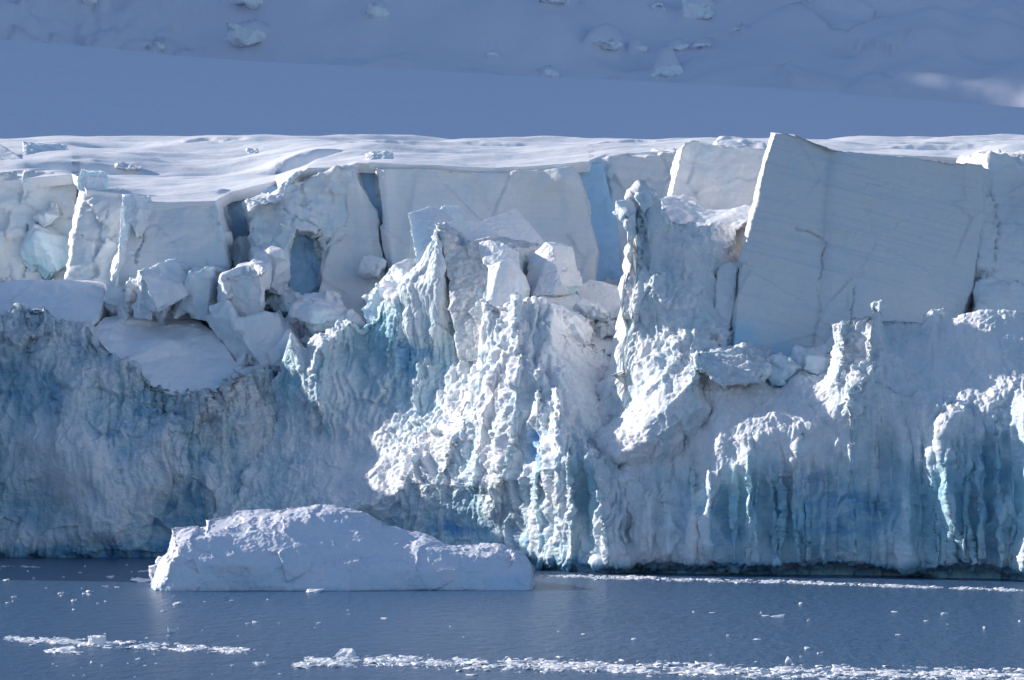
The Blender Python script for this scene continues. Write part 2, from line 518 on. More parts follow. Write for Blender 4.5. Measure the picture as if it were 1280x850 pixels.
sea()

# ------------------------------------------------------------------ far snow fields and mountain
FAR = [(755, 55, 62, 16, 'long pale ice step on the shaded slope above the chasm'), (833, 88, 40, 17, 'brightest pale ice block on the far slope above the tilted block'),
       (873, 14, 46, 20, 'large pale ice block at the top edge right of centre'), (845, 62, 34, 14, 'pale ice lump just above the brightest block on the far slope'),
       (880, 57, 26, 8, 'thin pale ice ledge right of the lump on the far slope'), (925, 38, 20, 8, 'tiny pale ledge on the far slope furthest to the right'),
       (823, 11, 24, 10, 'small pale lump near the top edge left of the large block'), (685, 92, 24, 7, 'flat pale lump just above the snow field edge near the centre'),
       (693, 2, 52, 10, 'pale ice ledge cut by the top edge of the photo near the centre'), (472, 13, 24, 14, 'small pale ice block near the top edge left of centre'),
       (310, 46, 66, 20, 'wide low ice hummock on the far slope at the left'), (198, 60, 34, 12, 'low ice lump on the far slope above the field edge at the left'),
       (312, 4, 48, 12, 'pale block cut by the top edge at the left'), (118, 4, 40, 10, 'pale block cut by the top edge near the left corner'), (617, 69, 16, 5, 'speck of pale ice on the far slope left of the long step'),
       (798, 61, 22, 8, 'small lump touching the right end of the long pale step')]
FAR_AT = []
def mountain():
    # shaded snow field rising behind the glacier
    nx, ny = 420, 300
    x = np.linspace(-700, 700, nx); y = np.linspace(640, 1560, ny)
    X, Y = np.meshgrid(x, y)
    px = 640 + X / Y * F
    ridge_py = np.interp(px, [-400, 0, 320, 640, 960, 1280, 1700], [20, 50, 76, 95, 108, 135, 170])
    zc = CAM_H + (HOR - ridge_py) / F * 1500
    t = (Y - 640) / (1500 - 640)
    z = 68 + (zc - 68) * np.clip(t, 0, 1) ** 1.1
    z = np.where(Y > 1500, zc - (Y - 1500) * 0.6, z)
    G = np.stack([X, Y, z], -1)
    z = z + fbm(G / np.array([180, 60, 90]), 4, 3) * 1.6
    G[..., 2] = z
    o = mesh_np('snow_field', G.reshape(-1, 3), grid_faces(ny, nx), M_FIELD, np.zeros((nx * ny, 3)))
    tag(o, kind='structure')
    # mountain side behind it
    nx, ny = 760, 560
    x = np.linspace(-900, 1100, nx); y = np.linspace(1560, 3300, ny)
    X, Y = np.meshgrid(x, y)
    z = 60 + (Y - 1560) * 0.62 + 0.05 * X
    G = np.stack([X, Y, z], -1)
    w = fbm(G / 260.0, 2, 8)
    z = z + fbm(G / 320.0, 4, 11) * 60 + fbm(G / 90.0, 5, 12) * 12 * (0.6 + w)
    d1, d2, v, tl = worley(G / np.array([60.0, 50.0, 60.0]), 21, True)
    msk = sstep(0.1, 0.6, fbm(G / 230.0 + 3.3, 3, 31))
    left = sstep(-120, -260, X + (Y - 1800) * 0.12)
    msk = msk * (1 - sstep(1050, 1180, 640 + X / Y * F) * (Y < 2000))
    z = z + ((v - 0.5) * 7 + tl * 9) * msk * 0.8 + msk * billow(G / 30.0, 3, 24) * 2.5
    d1, d2, v, tl = worley(G / np.array([16.0, 16.0, 20.0]), 23, True)
    z = z + left * (billow(G / 22.0, 4, 41) * 4 + ((v - 0.5) * 4 + tl * 5))
    # single ice steps standing out of the slope: photo column, row, half width, height in metres
    pxx = 640 + X / Y * F; pyy = HOR - (z - CAM_H) / Y * F
    for (a_, p_, w_, h_) in ((755, 56, 36, 22), (795, 62, 14, 12), (833, 88, 20, 26), (845, 62, 18, 14), (873, 14, 26, 26), (880, 58, 18, 10), (925, 40, 14, 10), (823, 12, 12, 12), (685, 92, 14, 10), (617, 70, 10, 8), (472, 14, 14, 14), (310, 46, 34, 18), (198, 60, 20, 12), (318, 4, 26, 16), (120, 4, 22, 16), (700, 2, 26, 12), (765, 103, 12, 8), (248, 66, 8, 8)):
        q = np.clip(1 - np.hypot((pxx - a_) / w_, (pyy - p_ + (pxx - a_) * 0.15) / (w_ * 0.42)), 0, 1)
        z = z + 0.5 * h_ * sstep(0, 0.7, q) * (1 + 0.3 * noise(G / 14.0, 77))
    # low shoulder at the foot of the mountain that catches the sun at the right edge
    ws = np.exp(-(np.maximum(0, 375 - X) / 55) ** 2) * sstep(1560, 1600, Y) * (1 - sstep(1720, 1850, Y))
    z = z * (1 - ws) + ws * (171 + (Y - 1600) * 0.33 + (X - 300) * 0.40 + noise(G / 40.0, 5) * 2)
    G[..., 2] = z
    pxx = 640 + X / Y * F; pyy = HOR - (z - CAM_H) / Y * F
    for i_, (a_, p_, w_, h_, lab_) in enumerate(FAR):
        k = np.argmin(np.hypot(pxx - a_, pyy - p_) + (Y - 1560) * 0.002)
        FAR_AT.append((a_, p_, w_, h_, float(Y.flat[k]), lab_))
    k = np.argmin(np.hypot(pxx - 1262, pyy - 126) + (Y - 1560) * 0.05)
    gx, gy, gz = X.flat[k], Y.flat[k], z.flat[k] - 5
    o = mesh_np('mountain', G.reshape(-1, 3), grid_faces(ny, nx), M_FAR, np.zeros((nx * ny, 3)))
    tag(o, kind='structure')
    # the range on the left that keeps the fields behind in shade (outside the frame)
    nx, ny = 260, 700
    x = np.linspace(-4200, -620, nx); y = np.linspace(700, 5200, ny)
    X, Y = np.meshgrid(x, y)
    tt = -(X + 620)
    tb = math.tan(R(SUN_BACK))
    y0 = 640 + tb * (-X)           # line along which the sun just clears the ridge
    rise = sstep(0, 240, Y - y0)
    z = (tt * 1.15) * (tt < 1300) + (tt >= 1300) * (1495 - (tt - 1300) * 0.4)
    G = np.stack([X, Y, z], -1)
    z = z * (1 + 0.12 * fbm(G / 700, 4, 51)) * rise + 20
    # unseen saddle cut on purpose to let sun reach the mountain foot at right
    line = gy + (gx - X) * tb
    floor = gz + (gx - X) / math.cos(R(SUN_BACK)) * math.tan(R(SUN_EL))
    z = np.minimum(z, floor + np.clip((np.abs(Y - line) - 13) * 12.0, 0, 4000))
    G[..., 2] = z
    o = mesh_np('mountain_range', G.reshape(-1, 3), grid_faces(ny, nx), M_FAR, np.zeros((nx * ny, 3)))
    tag(o, kind='structure')
mountain()

for k, (a_, p_, w_, h_, Y_, lab_) in enumerate(FAR_AT):
    o = boulder('far_ice_block', a_, p_, w_ * 1.15, h_ * 1.15, Y_ + 2, 800 + k, depth=w_ / F * Y_ * 0.4, vox=1.0, facet=2.0, n=24, amp=1.0, fine=0.0, scale=9.0, blue=0.0, mat=M_FAR_ICE, rot=-0.1)
    tag(o, lab_, 'ice block')

# ------------------------------------------------------------------ plateau of the glacier
FRONT = [(-80, 232, 452), (0, 226, 452), (90, 217, 448), (100, 222, 438), (108, 238, 435), (150, 241, 435), (160, 246, 430), (178, 253, 430), (270, 251, 430), (288, 240, 440),
         (345, 226, 446), (352, 226, 438), (385, 210, 436), (435, 208, 436), (447, 203, 437), (462, 203, 436), (570, 208, 436), (620, 210, 438), (700, 205, 437), (735, 202, 437),
         (742, 198, 446), (755, 193, 450), (845, 188, 448), (900, 182, 448), (955, 186, 446), (1215, 198, 446), (1240, 190, 428), (1380, 196, 428)]
def plateau_crest(a):
    return np.interp(a, [-80, 0, 200, 420, 800, 900, 1060, 1280, 1400], [173, 173, 171.5, 172, 177, 176, 173, 174, 174])

def plateau():
    a = np.linspace(-80, 1380, 1100)
    fp = np.interp(a, [q[0] for q in FRONT], [q[1] for q in FRONT]); fy = np.interp(a, [q[0] for q in FRONT], [q[2] for q in FRONT])
    ker = np.hanning(91); ker /= ker.sum()
    sm = lambda v: np.convolve(np.pad(v, 45, 'edge'), ker, 'valid')
    sp, sy = sm(fp), sm(fy)
    fy = fy + 0.9
    ns = 460
    s = np.linspace(0, 1, ns)[:, None] ** 1.25
    YB = 640.0
    Y = fy + (YB - fy) * s
    cp = plateau_crest(a)
    # photo row along the surface: eases out towards the crest, then falls away behind it
    u = (Y - sy) / (585 - sy)
    py = sp + (cp - sp) * np.where(u < 1, 1 - (1 - np.clip(u, -0.2, 1)) ** 1.7, 1)
    G = P(np.broadcast_to(a, Y.shape), py, Y)
    zf = CAM_H + (HOR - fp) / F * fy
    G[..., 2] += (zf - G[0, :, 2])[None] * np.exp(-(Y - fy) / 5.0)
    G[..., 2] -= np.clip(Y - 585, 0, None) * 0.10
    w = sstep(0, 8, Y - fy)
    gx, gy = G[..., 0], G[..., 1]
    rx, ry = gx * 0.94 + gy * 0.34, -gx * 0.34 + gy * 0.94
    Q = np.stack([rx, ry, rx * 0], -1)
    und = fbm(Q * np.array([1 / 38.0, 1 / 17.0, 0]), 3, 5) * 1.7 + fbm(Q * np.array([1 / 14.0, 1 / 8.0, 0]), 3, 6) * 0.22
    wind = fbm(Q * np.array([1 / 5.0, 1 / 1.8, 0]), 4, 7) * 0.10
    G[..., 2] += (und * (0.25 + 0.75 * sstep(-10, 40, 600 - Y))) * w + wind
    # hollows at the left
    def pit(ca, cY, ra, rY, d):
        x0 = (ca - 640) / F * cY
        return -d * np.exp(-((G[..., 0] - x0) / ra) ** 2 - ((G[..., 1] - cY) / rY) ** 2)
    G[..., 2] += pit(60, 505, 7, 9, 2.6) + pit(150, 540, 8, 6, 2.0) + pit(330, 520, 6, 6, 1.4) + pit(525, 560, 8, 6, 1.4) + pit(380, 462, 7, 6, 1.8) + pit(1180, 500, 14, 7, 1.6) + pit(250, 500, 8, 6, 1.2)
    for (ca, cY, ln, ang, dep) in ((110, 478, 9, 0.25, 1.6), (205, 500, 7, 0.1, 1.2), (300, 498, 6, 0.5, 1.5), (392, 470, 7, 0.7, 2.2), (470, 520, 9, 0.2, 1.1), (610, 500, 12, 0.1, 0.9), (640, 540, 9, -0.1, 1.0), (800, 520, 8, 0.2, 1.0), (1130, 480, 12, 0.15, 1.3), (1190, 520, 10, 0.05, 1.2), (40, 470, 8, 0.5, 1.8), (250, 540, 8, 0.1, 1.2), (850, 560, 10, 0.1, 1.0)):
        x0 = (ca - 640) / F * cY; dx = G[..., 0] - x0; dy = G[..., 1] - cY
        al = dx * math.cos(ang) + dy * math.sin(ang); ac = -dx * math.sin(ang) + dy * math.cos(ang) + fbm(G / 4.0, 2, 61) * 1.2
        G[..., 2] += -dep * np.exp(-(al / ln) ** 4) * np.exp(-(ac / 1.3) ** 2) + 0.35 * dep * np.exp(-(al / ln) ** 2) * np.exp(-((ac - 3.0) / 1.8) ** 2)
    # skirt down the front edge
    sk = np.repeat(G[:1], 4, 0).copy()
    for k, (dy, dz) in enumerate(((1.2, 1.5), (0.5, 0.9), (0.15, 0.45), (0.02, 0.15))):
        sk[k, :, 1] += dy; sk[k, :, 2] -= dz
    G = np.concatenate([sk, G], 0)
    nr, nc = G.shape[:2]
    o = mesh_np('glacier_plateau', G.reshape(-1, 3), grid_faces(nr, nc), M_SNOW, np.zeros((nr * nc, 3)))
    tag(o, kind='structure')
plateau()

# ------------------------------------------------------------------ bench of crushed ice behind the lower cliff
bench = relief('crushed_ice_bench',
    [[(-80, 560, 424), (300, 540, 424), (500, 520, 420), (640, 520, 400), (960, 520, 388), (1380, 520, 384)],
     [(-80, 430, 436), (130, 440, 434), (290, 450, 430), (400, 430, 428), (640, 420, 412), (760, 410, 404), (1380, 420, 396)],
     [(-80, 345, 462), (300, 345, 462), (640, 340, 456), (780, 350, 456), (1380, 330, 440)]],
    rough=(1.1, []), blue=(0.55, []), deep=(0.95, []), close=(0, 0), cap=(20, -2), seed=77, step=0.25, big=1.4, chunk=1.6)
tag(bench, kind='structure')

# ------------------------------------------------------------------ lower ice cliff
WL = [(-260, 360), (-150, 366), (-60, 388), (-15, 401), (0, 401), (200, 400), (330, 399), (430, 396), (520, 384), (640, 374), (690, 367), (745, 358.5), (770, 357.5), (800, 361), (850, 357), (1000, 354), (1155, 351), (1180, 346.5), (1265, 344.5), (1280, 341), (1400, 340)]

def under(off=0.0, cut=1.6, h1=0.9, h2=1.3):
    w = [(a, y + off) for a, y in WL]
    return [('z', -1.5, [(a, y + cut) for a, y in w]), ('z', h1 * 0.3, [(a, y + cut * 1.2) for a, y in w]), ('z', h2, w)]

cliff_a = relief('left_cliff', under(0, 0.6, 0.3, 0.7) + [  # columns past the left edge form an unseen headland added to shade the bay
    [(-260, 600, 354), (-150, 600, 366), (-60, 600, 390), (-10, 600, 403), (60, 600, 403), (150, 600, 401), (250, 600, 404), (380, 600, 404)],
    [(-260, 490, 358), (-150, 490, 372), (-60, 490, 396), (-10, 490, 408), (60, 480, 408), (150, 520, 405), (230, 540, 405), (300, 530, 406), (380, 520, 412)],
    [(-260, 330, 368), (-150, 330, 380), (-60, 340, 404), (-28, 385, 412), (0, 396, 414), (30, 388, 414), (55, 384, 413), (75, 404, 413), (95, 412, 413), (106, 406, 413), (125, 432, 412), (150, 452, 411), (190, 474, 410), (240, 494, 410), (285, 490, 411),
     (300, 482, 411), (312, 468, 412), (335, 464, 413), (350, 470, 414), (362, 486, 416), (380, 500, 420)]],
    feats=[('r', [(40, 450), (110, 560), (150, 690)], -2.2, 60, 26), ('r', [(180, 470), (260, 600), (300, 690)], -1.0, 40, 30),
           ('g', 90, 640, 40, 60, -1.0), ('g', 215, 650, 26, 70, 2.2), ('g', 330, 560, 40, 60, 2.5)],
    rough=(0.45, [(90, 610, 60, 60, 0.12), (270, 490, 60, 50, 0.9)]), flute=(0.5, [(60, 450, 60, 60, 0.3), (250, 610, 60, 60, 0.9), (90, 610, 50, 60, 0.15)]),
    blue=(0.55, [(90, 610, 60, 70, 0.1), (60, 420, 60, 30, 0.2)]), deep=(0.4, [(250, 600, 60, 60, 0.6), (90, 610, 50, 60, 0.1)]),
    grit=(0.10, [(260, 520, 40, 50, 0.65), (60, 425, 70, 40, 0.5), (200, 480, 60, 26, 0.7), (330, 490, 30, 25, 0.6)]), close=(0, 30), seed=1, jag=5, chunk=0.8, cap=(34, 4), big=1.8)
cliff_a.name = 'ice_cliff'

cliff_b = relief('ice_cliff', under(2) + [
    [(290, 650, 401), (380, 650, 396), (440, 638, 392.5), (520, 604, 388), (600, 596, 383), (660, 600, 381)],
    [(290, 560, 408), (360, 560, 407), (430, 550, 404), (520, 500, 399), (600, 450, 398), (660, 460, 398)],
    [(290, 500, 416), (310, 486, 414), (345, 480, 412), (356, 468, 410), (359, 426, 409), (364, 420, 409), (372, 436, 409), (384, 440, 409), (400, 420, 408), (425, 404, 408), (440, 398, 408), (452, 410, 408),
     (470, 396, 407), (478, 380, 407), (492, 366, 406), (503, 380, 405), (508, 352, 404), (528, 330, 402), (540, 296, 401), (546, 286, 401), (556, 330, 402), (575, 400, 404), (600, 430, 406), (660, 440, 408)]],
    feats=[('r', [(364, 422), (372, 450), (385, 500)], -2.0, 8, 22), ('r', [(440, 400), (405, 430), (392, 470), (395, 500)], -2.2, 9, 26), ('r', [(500, 365), (490, 400), (478, 440)], -1.6, 10, 20),
           ('r', [(546, 288), (552, 350), (570, 400)], -2.0, 16, 8), ('g', 560, 640, 40, 40, 2.0), ('g', 530, 450, 30, 30, 2.0)],
    rough=(0.55, [(425, 590, 75, 45, 0.15), (520, 440, 60, 40, 0.7), (535, 375, 26, 50, 0.12)]), flute=(0.5, [(450, 590, 90, 50, 0.0), (570, 640, 60, 50, 0.5)]),
    blue=(0.38, [(450, 590, 80, 50, 0.0), (360, 480, 12, 40, 1.0), (470, 410, 20, 30, 1.0), (510, 450, 40, 40, 0.7), (580, 640, 60, 40, 0.7)]),
    deep=(0.2, [(560, 650, 70, 30, 0.9), (510, 450, 30, 30, 0.7), (450, 600, 70, 50, 0.0)]), close=(12, 0), seed=2, jag=4)

cliff_c = relief('ice_buttress', under(0) + [
    [(494, 680, 386), (560, 668, 381), (640, 664, 375), (690, 660, 366), (745, 655, 359), (770, 650, 358), (800, 650, 364)],
    [(494, 600, 386), (540, 605, 382), (600, 610, 376), (640, 600, 371), (700, 580, 362), (740, 570, 361), (800, 570, 367)],
    [(494, 585, 389), (540, 560, 386), (600, 540, 379), (640, 500, 374), (700, 490, 368), (740, 520, 370), (800, 540, 374)],
    [(494, 572, 392), (512, 556, 390), (535, 548, 389), (560, 527, 388), (575, 508, 386), (590, 480, 385), (597, 445, 384), (600, 420, 384), (603, 398, 384), (607, 384, 384), (612, 380, 383), (628, 382, 382), (642, 374, 380), (660, 376, 380), (690, 386, 381),
     (700, 402, 383), (722, 414, 385), (745, 424, 386), (770, 440, 386), (800, 470, 386)]],
    feats=[('r', [(612, 390), (606, 440), (590, 500), (560, 550)], -0.8, 20, 14), ('r', [(645, 380), (650, 450), (640, 520), (625, 600)], -2.2, 24, 10), ('r', [(690, 520), (692, 600), (700, 700)], -2.0, 14, 16),
           ('r', [(745, 590), (752, 640), (760, 700)], -1.8, 9, 6), ('r', [(668, 560), (665, 620), (676, 705)], -1.8, 9, 6), ('r', [(712, 570), (716, 640), (712, 705)], -1.8, 9, 6), ('r', [(775, 590), (782, 640), (786, 700)], -1.5, 8, 5),
           ('r', [(690, 400), (672, 460), (668, 520)], -1.6, 14, 8), ('r', [(590, 500), (560, 560), (548, 590)], -1.4, 14, 8), ('r', [(628, 440), (600, 540), (590, 600)], -1.6, 12, 8), ('g', 728, 640, 10, 50, 2.0), ('g', 660, 560, 8, 40, 1.6), ('g', 710, 440, 45, 30, 1.5), ('g', 595, 650, 30, 30, 1.0)],
    rough=(0.6, [(600, 660, 60, 40, 0.2), (730, 450, 40, 40, 0.5)]), flute=(1.0, [(600, 650, 60, 40, 0.4), (730, 450, 50, 50, 0.1)]),
    blue=(0.12, [(590, 660, 70, 45, 0.7), (730, 620, 16, 60, 0.9), (700, 690, 40, 20, 0.6)]), deep=(0.05, [(560, 660, 50, 20, 0.8), (662, 560, 10, 40, 0.9), (640, 680, 40, 20, 0.7)]),
    close=(10, 12), seed=3, jag=3, chunk=0.35)

cliff_d = relief('ice_tower', [
    [(690, 640, 374), (800, 640, 370), (975, 600, 368)],
    [(690, 590, 373), (760, 575, 364), (830, 540, 358.5), (880, 510, 358), (905, 515, 362), (975, 520, 366)],
    [(690, 572, 380), (740, 540, 374), (790, 500, 368), (830, 470, 363), (870, 450, 360), (910, 450, 368), (975, 480, 370)],
    [(690, 565, 384), (705, 540, 382), (730, 510, 379), (755, 480, 375), (767, 456, 372), (772, 430, 370), (775, 380, 369), (779, 330, 369), (790, 296, 369), (787, 284, 369), (776, 280, 369), (775, 262, 369), (784, 256, 369), (792, 246, 369), (800, 236, 369), (810, 234, 369),
     (818, 244, 369), (824, 262, 370), (832, 274, 371), (860, 280, 372), (890, 282, 374), (908, 282, 377), (918, 290, 378), (924, 330, 380), (921, 420, 382), (935, 436, 378), (960, 450, 376), (975, 480, 376)]],
    feats=[('r', [(796, 300), (790, 380), (784, 440), (772, 470)], -1.2, 16, 50), ('g', 800, 265, 22, 30, -0.8), ('g', 880, 360, 30, 50, 1.6), ('r', [(770, 470), (740, 520), (700, 560)], -1.0, 10, 6), ('r', [(850, 440), (800, 500), (760, 550)], -1.0, 10, 6),
           ('r', [(905, 440), (860, 480), (800, 540), (720, 568)], -1.5, 30, 12)],
    rough=(0.65, [(800, 270, 25, 40, 1.1), (800, 520, 90, 60, 0.38)]), flute=(0.2, []), blue=(0.10, [(780, 270, 20, 25, 0.5), (900, 380, 20, 40, 0.5)]), deep=(0.05, []),
    close=(8, 10), seed=4, jag=2)

rg_ = random.Random(21)
RIBS = []
a_ = 862.0
while a_ < 1275:
    top = 575 + rg_.uniform(-15, 20) if a_ < 1040 else 545 + rg_.uniform(-15, 25)
    RIBS.append(('r', [(a_, top), (a_ + rg_.uniform(-3, 5), 640), (a_ + rg_.uniform(-2, 8), 712)], -rg_.uniform(0.5, 1.5), rg_.uniform(5, 9), rg_.uniform(3, 6)))
    a_ += rg_.uniform(11, 24)
cliff_e = relief('ice_cliff', under(0, 2.6) + [
    [(700, 660, 366), (770, 660, 362), (850, 660, 357), (1000, 660, 353.5), (1152, 660, 350.5), (1182, 660, 346), (1265, 660, 344), (1280, 660, 341), (1400, 660, 340)],
    [(700, 590, 368), (770, 592, 363), (810, 610, 360), (845, 596, 361), (870, 572, 361), (900, 558, 355.5), (950, 548, 354.5), (1000, 540, 353.5), (1030, 520, 353), (1050, 500, 352), (1085, 470, 352), (1110, 480, 352), (1140, 500, 351.5), (1155, 520, 350), (1180, 520, 347.5), (1200, 506, 347.5), (1230, 512, 347), (1262, 515, 346), (1280, 508, 344), (1400, 500, 343)],
    [(700, 580, 369), (770, 576, 366), (830, 552, 363.5), (900, 500, 359.5), (985, 500, 357.5), (1040, 470, 355.5), (1100, 450, 355), (1140, 470, 353), (1200, 470, 351.5), (1280, 470, 349.5), (1400, 470, 348)],
    [(700, 578, 370), (740, 572, 368), (775, 566, 367), (800, 545, 366), (830, 525, 366), (850, 500, 366), (862, 470, 366), (868, 446, 366), (885, 437, 364), (925, 433, 364), (950, 442, 364), (960, 462, 363), (975, 470, 363), (1000, 448, 363), (1030, 452, 362), (1040, 434, 359), (1042, 406, 358),
     (1062, 398, 358), (1085, 392, 358), (1094, 380, 358), (1103, 382, 358), (1108, 400, 359), (1130, 398, 360), (1158, 402, 359), (1166, 388, 358), (1172, 404, 358), (1230, 392, 356.5), (1280, 390, 355), (1400, 390, 353)]],
    feats=RIBS + [('r', [(1090, 390), (1085, 450), (1060, 510)], -2.4, 14, 20), ('r', [(1050, 410), (1052, 450), (1044, 480)], -1.8, 8, 12), ('r', [(1172, 530), (1178, 600), (1204, 700)], -1.8, 8, 12), ('r', [(1000, 560), (1004, 700)], -1.2, 12, 8), ('r', [(940, 570), (944, 700)], -1.2, 12, 8), ('r', [(1070, 540), (1074, 700)], -1.5, 14, 8), ('r', [(1130, 540), (1134, 700)], -1.35, 12, 8), ('r', [(885, 590), (890, 700)], -1.35, 10, 8), ('r', [(1225, 540), (1228, 700)], -1.2, 8, 6), ('r', [(1250, 540), (1255, 700)], -1.2, 8, 6), ('r', [(1205, 508), (1192, 524), (1182, 540)], -1.0, 6, 8),
           ('r', [(1278, 512), (1282, 600), (1278, 710)], -1.4, 6, 20), ('r', [(1152, 515), (1158, 560), (1165, 600)], -1.6, 8, 10), ('r', [(812, 618), (838, 640), (836, 690)], -1.8, 9, 8), ('r', [(800, 600), (812, 650), (815, 700)], -1.4, 8, 5),
           ('r', [(780, 600), (790, 650), (800, 700)], -1.0, 14, 14), ('g', 850, 560, 30, 40, 1.2), ('g', 1110, 560, 26, 40, 1.5), ('g', 1235, 590, 22, 60, 1.4), ('g', 960, 640, 40, 40, 1.0),
           ('r', [(900, 440), (870, 470), (850, 520), (870, 560)], -1.4, 10, 16)],
    rough=(0.30, [(880, 560, 60, 40, 0.35), (1000, 620, 120, 60, 0.15), (1200, 440, 80, 40, 0.25), (1075, 450, 34, 70, 1.2), (880, 480, 26, 40, 0.9), (1180, 510, 50, 10, 0.8)]),
    flute=(0.12, [(1000, 640, 170, 65, 1.15), (1220, 620, 80, 80, 0.9), (800, 650, 40, 50, 0.9), (1090, 640, 50, 60, 0.2)]),
    blue=(0.15, [(980, 650, 150, 60, 0.85), (1130, 640, 80, 60, 0.85), (1240, 620, 90, 90, 0.95), (1200, 440, 90, 40, 0.02), (860, 560, 50, 40, 0.1)]),
    deep=(0.0, [(1060, 640, 110, 50, 0.6), (900, 650, 40, 40, 0.5), (1230, 570, 26, 60, 0.7), (1020, 590, 40, 30, 0.5), (860, 650, 60, 40, 0.4)]), grit=(0.0, [(930, 480, 40, 40, 0.25)]),
    close=(10, 0), seed=5, jag=2, cap=(20, 14))
for o_ in (cliff_a, cliff_b, cliff_e): tag(o_, kind='structure')
tag(cliff_c, 'craggy sunlit ice buttress with icy flutes standing in the sea right of the iceberg', 'ice buttress')
tag(cliff_d, 'rough knobbly ice tower with a sunlit left edge between the chasm and the huge slab', 'ice tower')

# ------------------------------------------------------------------ upper wall of standing ice blocks
def wall(label, front, back=(0, 30, 0), cat='ice block', **kw):
    o = solid('ice_block', front, back, **kw)
    tag(o, label, cat, 'upright ice blocks along the upper glacier edge')
    return o

wall('pale recessed ice wall at the far left edge behind the snow hump', [(-80, 232, 454), (0, 228, 454), (60, 222, 453), (96, 219, 452), (100, 300, 452), (98, 380, 450), (-80, 380, 450)], back=(0, 30, 1.5), seed=101, amp=0.6, scale=6, blue=0.3, facet=0.9, cuts=[([(34, 280), (36, 310), (28, 345)], 3, 2.0)])
wall('narrow ice block with a thin sunlit left edge rising from the snow hump', [(106, 240, 437, -4, -4, 3), (150, 243, 436), (160, 250, 436), (160, 380, 430), (86, 380, 430, -5, 0, 3), (87, 330, 432, -4, 0, 3), (97, 270, 435, -4, 0, 3)], back=(0, 25, 2), seed=102, amp=0.45, scale=4, blue=0.3, facet=0.5, cuts=[([(100, 296), (130, 300), (148, 296)], 2, 0.6), ([(132, 262), (128, 280), (146, 296)], 2, 0.5)])
wall('broad smooth ice block with a ragged sunlit spur hanging at its left corner', [(170, 256, 431, -8, -4, 3), (220, 258, 431), (272, 253, 431), (280, 300, 430, 4, 0, 2), (286, 400, 426), (150, 400, 426, -8, 0, 3), (142, 350, 428, -8, 0, 3), (157, 300, 431, -6, 0, 3)], back=(0, 22, 2), seed=103, amp=0.4, scale=5, blue=0.2, facet=0.35, cuts=[([(176, 262), (178, 300), (172, 330)], 2.5, 1.2), ([(196, 340), (232, 338), (262, 336), (282, 334)], 2.2, 1.0), ([(257, 325), (260, 335)], 2, 0.6)])
wall('shadowed blue ice wall in the recess between the broad block and the arch', [(268, 244, 446), (350, 230, 446), (360, 400, 442), (266, 400, 442)], back=(0, 22, 1), seed=104, amp=0.5, scale=5, blue=0.3, deep=0.3, mat=M_CREVASSE_GLOW)
wall('arched ice block with a hollow cave on its right side', [(312, 262, 434, -6, -4, 2), (340, 250, 434), (352, 232, 434), (385, 214, 436), (440, 210, 436), (440, 300, 436), (401, 318, 434), (397, 300, 433), (386, 288, 432), (372, 286, 431), (361, 293, 430), (355, 312, 430), (358, 345, 429), (352, 380, 428), (310, 380, 428), (316, 320, 431, -5, 0, 2)], back=(0, 16, 1), seed=105, amp=0.6, scale=4, blue=0.25, facet=0.9, cuts=[([(350, 256), (362, 268), (380, 275), (396, 282)], 2.2, 0.8), ([(320, 310), (340, 300), (352, 310)], 2.2, 0.8)])
wall('dark blue back wall of the cave under the arched block', [(340, 270, 438), (420, 270, 438), (420, 400, 436), (340, 400, 436)], back=(0, 10, 0), seed=106, amp=0.5, scale=4, blue=0.3, deep=0.3, mat=M_CREVASSE_GLOW, facet=0.8, cuts=[([(386, 310), (392, 335), (396, 345)], 2, 0.8)])
wall('tall curved ice face right of the cave and left of the narrow crack', [(400, 214, 437), (445, 209, 437), (452, 230, 437), (468, 262, 437), (480, 320, 436), (486, 400, 434), (375, 420, 430), (392, 380, 433), (402, 330, 435), (402, 280, 437)], back=(0, 24, 1.5), seed=107, amp=0.4, scale=6, blue=0.12, facet=0.3, feats=[('g', 430, 320, 22, 80, 1.2), ('g', 440, 230, 30, 14, -0.8)])
wall('bright pale sliver of ice inside the narrow crack', [(440, 206, 440), (472, 206, 440), (500, 330, 438), (500, 360, 438), (470, 340, 438)], back=(0, 8, 0), seed=108, amp=0.3, scale=3, blue=0.3, deep=0.3, mat=M_CREVASSE_GLOW)
wall('widest ice face behind the pointed blocks with a dark chasm on its right', [(468, 206, 436, -3, 0, 2), (520, 207, 436), (572, 211, 436), (625, 213, 438), (700, 208, 437), (716, 208, 437, 3, 0, 2), (732, 250, 436, 3, 0, 2), (742, 300, 435, 3, 0, 2), (744, 390, 433), (500, 430, 428), (490, 340, 433, -3, 0, 2), (478, 270, 435, -3, 0, 2)], back=(0, 28, 2), seed=109, amp=0.35, scale=9, blue=0.08, facet=0.35, feats=[('r', [(565, 205), (600, 240), (620, 270), (640, 330)], 0.9, 60, 10), ('g', 680, 260, 60, 30, 1.3), ('g', 700, 225, 20, 10, -0.8), ('r', [(480, 210), (485, 280), (492, 340)], -0.8, 6, 14)], cuts=[([(560, 214), (600, 244), (612, 262)], 1.8, 0.25)])
wall('deep blue ice wall standing inside the dark chasm', [(718, 206, 443, -3, 0, 2), (752, 204, 444), (772, 270, 444), (784, 400, 442), (736, 400, 441)], back=(0, 14, 0), seed=110, amp=0.3, scale=5, blue=0.3, deep=0.3, mat=M_CREVASSE_GLOW)
wall('ice face between the dark chasm and the knobbly tower', [(742, 200, 448, -4, -3, 3), (760, 197, 448), (846, 190, 448), (860, 300, 446), (860, 420, 440), (784, 420, 440), (770, 300, 446, -3, 0, 3), (756, 230, 448, -3, 0, 3)], back=(0, 22, 2), seed=111, amp=0.4, scale=6, blue=0.12, facet=0.4, cuts=[([(750, 224), (790, 228), (850, 222)], 2, 0.5)])
